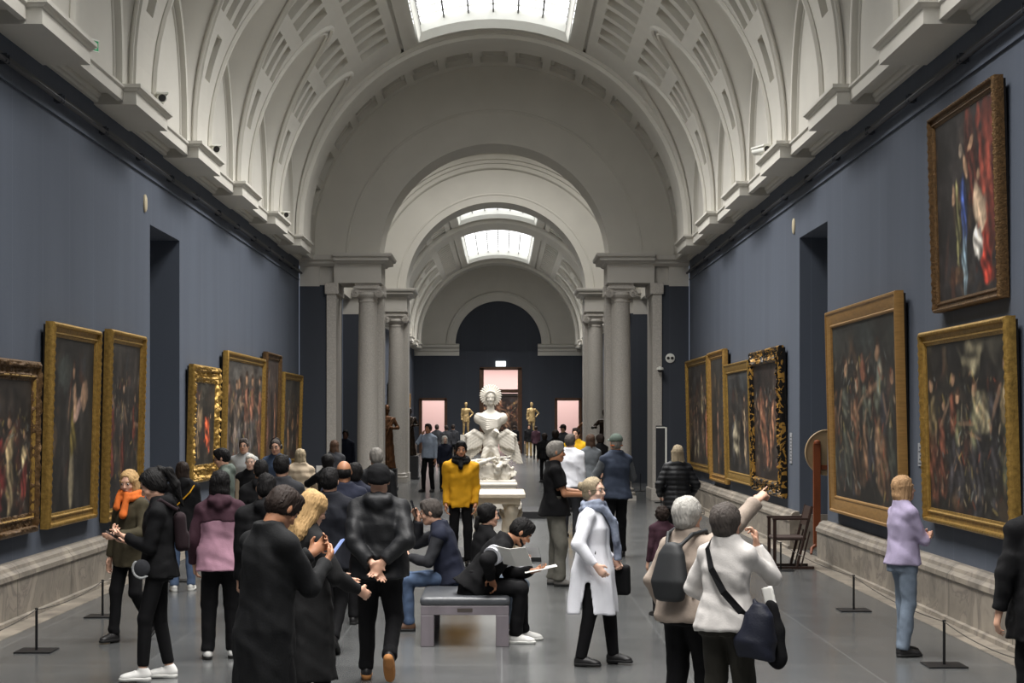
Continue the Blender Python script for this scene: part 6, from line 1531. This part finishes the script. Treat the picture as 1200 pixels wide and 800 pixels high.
man(675, 40, 501, 170, 'young man in bright yellow hooded sweatshirt facing the camera', hair=('short', H_DKBR), skin=SK_L, face=True, res=1.4, top=dict(m=YEL2, a=.035, hood=True), bottom=dict(m=BLK), head=(-12, -4, 0))
b = man(722, 27, 508, 18, 'man in slate navy pullover and grey-green cap seen from behind', hair=('crop', H_GREY), hat=('cap', cloth('cap_green', (84, 96, 88))), skin=SK_L, res=1.1, girth=1.08, top=[dict(m=GREYC, a=.028, hem=-.1), dict(m=SLATE, a=.03, kind='sleeveless', hem=-.13, name='pullover')], bottom=dict(m=BLK, r=1.08), L=dict(to=(-.16, .3, 1.12)), Rr=dict(to=(.16, .3, 1.12)), feet=stand())
f = Field((-.2, -.2, -.2), (.2, .2, .2), .01); f.chain([(.10*cos(t), -.02+.10*sin(t), -.03) for t in np.linspace(-pi+.2, -.2, 8)], [.010]*8, k=.004); o = f.build('neck_headset', ORANGE); M_ = b.root.matrix_basis @ b.M; o.location = M_.translation; o.rotation_euler = M_.to_euler(); tag(o, 'orange headset band round the capped man\'s neck', 'headset')
b = man(692, 36, 508, 15, 'brown-haired woman in grey cardigan leaning by the black bronze statue', fem=True, hair=('mid', H_BROWN), res=1.4, top=dict(m=GREYC, a=.03), bottom=dict(m=BLK, kind='skirt', hem=-.5))
# woman in white, scarf
b = man(695, 15.2, 560, -108, 'blond woman with glasses in long white shirt and blue-grey scarf', H=1.60, fem=True, girth=1.12, hair=('bun', H_ASHB), skin=SK_P, face=True, glasses=GLASSF, top=dict(m=WHT, a=.035, hem=-.47, flare=.03, cuffr=.8, fold=1.1, fz=.3, hollow=True, slits=[((.24, .0, -.56), (.21, .0, -.20), .085, .012), ((-.24, .0, -.56), (-.21, .0, -.24), .07, .012)]), bottom=dict(m=BLK, tight=True, r=1.02), shoes=('low', SH_BLK, SOLEB), head=(-14, -3, 0),
        scarf=(SCARFG, [[(-.06, .09, -.04), (-.10, .17, -.20), (-.12, .20, -.42), (-.13, .20, -.60)], [(.05, .10, -.04), (-.02, .18, -.16), (-.05, .2, -.34)]]), Rr=dict(to=(.27, .10, .93), curl=40), L=dict(to=(-.24, .12, .95), curl=50),
        feet={-1: ((-.13, .16, .085), -8, 0), 1: ((.12, -.08, .085), -2, 0)})
f = Field((-.42, -.05, .55), (-.10, .38, 1.0), .012); f.box((-.27, .15, .76), (.05, .13, .14), rotm(0, 0, 6), rr=.03, k=.01); held(b, 'shoulder_bag', f, BLK, 'black shoulder bag behind the white shirt woman', 'bag')
# woman in puffer, child
man(794, 27, 521, 5, 'woman with wavy fair hair in black quilted puffer jacket, back turned', fem=True, girth=1.1, res=1.1, hair=('longwavy', H_ASHB), top=dict(m=BLKP, a=.055, hem=-.2, puff=.075, fold=.5), bottom=dict(m=BLK), L=dict(to=(-.24, .16, .95)), Rr=dict(to=(.24, .16, .95)))
man(776, 19, 592, 20, 'child with dark curly hair half hidden behind the pointing woman', fem=True, hair=('curly', H_DKBR), top=dict(m=MAROON, a=.025), bottom=dict(m=BLK), H=1.17)
# pointing pair
b = man(806, 11.8, 580, -38, 'grey-haired woman in beige top pointing her arm at the paintings', fem=True, girth=1.14, hair=('fluffy', hairm('silver', (165, 162, 156))), skin=SK_L, face=True, top=[dict(m=BLUSH, a=.032, slim=.93, hem=-.12, cuffr=1.1)], bottom=dict(m=BLK, r=1.2), head=(-12, -2, 0),
        Rr=dict(to=(.38, .50, 1.76), hint=(.6, -.2, -1), palm=(-.3, 0, -1), curl=20, point=True, dir=(.25, .75, .55)), L=dict(to=(-.26, .10, .90)), feet=stand(), glasses=GLASSF)
f = Field((-.25, -.48, .85), (.25, .05, 1.58), .012); f.loft((0, -.24, .98), rotm(0, 3), [(0, 0, 0, .11, .06), (.14, 0, -.01, .145, .075), (.34, 0, .01, .10, .055), (.42, 0, .02, .05, .035)], k=.02, pw=2.4, rr=.03)

for s_ in (-1, 1): f.chain([(s_*.05, -.20, 1.36), (s_*.10, -.10, 1.45), (s_*.13, .03, 1.47), (s_*.14, .13, 1.36), (s_*.15, .10, 1.15), (s_*.14, -.16, 1.04)], [.016]*6, k=.01)
held(b, 'backpack', f, mat('backpack_grey', hexc(32, 34, 36), rough=.65, var=.15), 'dark grey backpack worn by the pointing woman', 'backpack')
man_b = man(852, 11.2, 587, -36, 'dark-grey-haired woman in white sweater touching her chin, crossbody bag', fem=True, girth=1.1, hair=('fluffy', H_DGREY), skin=SK_L, face=True, top=dict(m=CREAM, a=.028, slim=.92, hem=-.11, fold=1.1), bottom=dict(m=DOLIVE, r=1.15), head=(-10, -10, 0),
        Rr=dict(to=(.13, .18, 1.41), hint=(.5, .25, -1), palm=(-.8, -.5, 0), curl=50, dir=(-.15, .1, 1)), L=dict(to=(-.14, .2, 1.0), hint=(-.9, -.3, -.6)), feet=stand())
b = man_b; k = b.k
m_ = MB(); pts = [b.T(-.11, .0, .50), b.T(-.10, -.10, .46), b.T(-.03, -.165, .32), b.T(.07, -.178, .17), b.T(.17, -.12, .04), b.T(.23, -.05, -.06)]
P_ = [Vector([float(v) for v in p]) for p in pts]
rings = []
for i, p in enumerate(P_):
    t = (P_[min(i+1, 5)]-P_[max(i-1, 0)]).normalized(); n_ = Vector((p.x*.6, p.y if p.y < -.02 else -.02, 0)).normalized(); w_ = t.cross(n_).normalized()
    rings.append([p+w_*.024+n_*.004, p-w_*.024+n_*.004, p-w_*.024-n_*.003, p+w_*.024-n_*.003])
m_.grid(rings, closed_v=True); held(b, 'bag_strap', m_, BLK, 'black diagonal bag strap across the white sweater', 'strap')
f = Field((.02, -.38, .50), (.52, .25, 1.10), .012); f.loft((.25, -.06, .68), rotm(0, 0, 4), [(0, 0, 0, .13, .10), (.12, 0, 0, .145, .12), (.30, 0, 0, .10, .07), (.36, 0, 0, .05, .04)], k=.02, pw=2.3); f.chain([(.25, -.05, 1.0), (.24, -.05, 1.04), (.23, -.05, 1.06)], [.02, .016, .012], k=.01); f.noise(.007, 24, 8)
held(b, 'crossbody_bag', f, cloth('bag_navy', (24, 27, 40), rough=.6), 'dark navy bag hanging at the hip of the white sweater woman', 'bag')
f = Field((.15, -.05, .45), (.60, .38, 1.05), .012); f.chain([(.29, .08, 1.0), (.32, .08, .84), (.34, .08, .68)], [.045, .07, .085], k=.03, flat=((0, 1, 0), 1.6)); f.noise(.010, 22, 12, (1, 1, .4)); held(b, 'folded_jacket', f, BLK, 'black jacket draped over the crossbody bag', 'jacket')
f = Field((.15, .0, .85), (.5, .3, 1.2), .01); f.box((.28, .08, 1.07), (.045, .01, .08), rotm(0, 0, -15), rr=.008); held(b, 'folded_brochure', f, PAPER, 'white and red brochure sticking out of the crossbody bag', 'brochure')
# lilac woman
man(1058, 15.8, 556, -74, 'woman in lilac sweater and pale jeans with folded arms, right', fem=True, girth=1.04, hair=('bob', H_LBR), skin=SK_L, face=True, top=dict(m=LILAC, a=.028, hem=-.09), bottom=dict(m=DENIML, r=1.02, fold=1.8), shoes=('low', SH_BLK, SOLEB), head=(-4, -4, 0),
    L=dict(to=(.10, .17, 1.14), hint=(-1, -.1, -.6), palm=(0, -1, 0)), Rr=dict(to=(-.08, .19, 1.18), hint=(1, -.1, -.6), palm=(0, -1, 0)), feet={-1: ((-.10, .05, .085), 5, 0), 1: ((.10, -.05, .085), -5, 0)})
man(1222, 11.7, 560, 5, 'person in black coat cut off by the right picture edge', H=1.72, girth=1.15, hair=('short', H_BLACK), top=dict(m=BLK, a=.05, hem=-.3, fold=1.5), bottom=dict(m=BLK), L=dict(to=(-.31, .0, .76)), feet=stand())
# ---------------------------------------------------------------- camera, light, render look
cam = D.cameras.new('camera'); co = D.objects.new('camera', cam); COL.objects.link(co)
co.location = (0, 0, CAMH); co.rotation_euler = (pi/2, 0, 0); cam.sensor_width = 36; cam.lens = F/1200*36
cam.shift_x = 12/1200; cam.shift_y = 89/1200; cam.clip_end = 300
bpy.context.scene.camera = co
W = D.worlds.new('world'); bpy.context.scene.world = W; W.use_nodes = True
W.node_tree.nodes['Background'].inputs[0].default_value = (.7, .8, 1, 1); W.node_tree.nodes['Background'].inputs[1].default_value = .3
PW = 1.42; SPR = 118
sc = bpy.context.scene
def area(name, loc, size, sizey, power, col=(1, 1, 1), rot=(0, 0, 0), spread=180):
    l = D.lights.new(name, 'AREA'); l.shape = 'RECTANGLE'; l.size = size; l.size_y = sizey; l.energy = power; l.color = col; l.spread = rad(spread)
    o = D.objects.new(name, l); COL.objects.link(o); o.location = loc; o.rotation_euler = rot; o.visible_camera = False if False else True
    return o
for a_, b_ in SKYS:
    for q in range(2):
        m_ = (b_-a_)/2; area('skylight_daylight', (XC, a_+m_*(q+.5), 10.78), 3.2, m_-.3, 24*m_*3.2*PW, (1, .974, .942), spread=SPR)
area('crossing_daylight', (XC, 52.25, 11.9), 3.4, 3.4, 330*PW, (1, .974, .942), spread=160)
area('beyond_room_light', (0, 109, 5.5), 14, 4, 900, (1, .93, .9))
sc.view_settings.view_transform = 'Standard'; sc.view_settings.look = 'None'; sc.view_settings.gamma = 1; sc.view_settings.use_curve_mapping = False
sc.view_settings.exposure = 0.0
sc.cycles.use_denoising = True; sc.cycles.max_bounces = 8; sc.cycles.diffuse_bounces = 5; sc.cycles.glossy_bounces = 3
sc.cycles.sample_clamp_indirect = 6.0
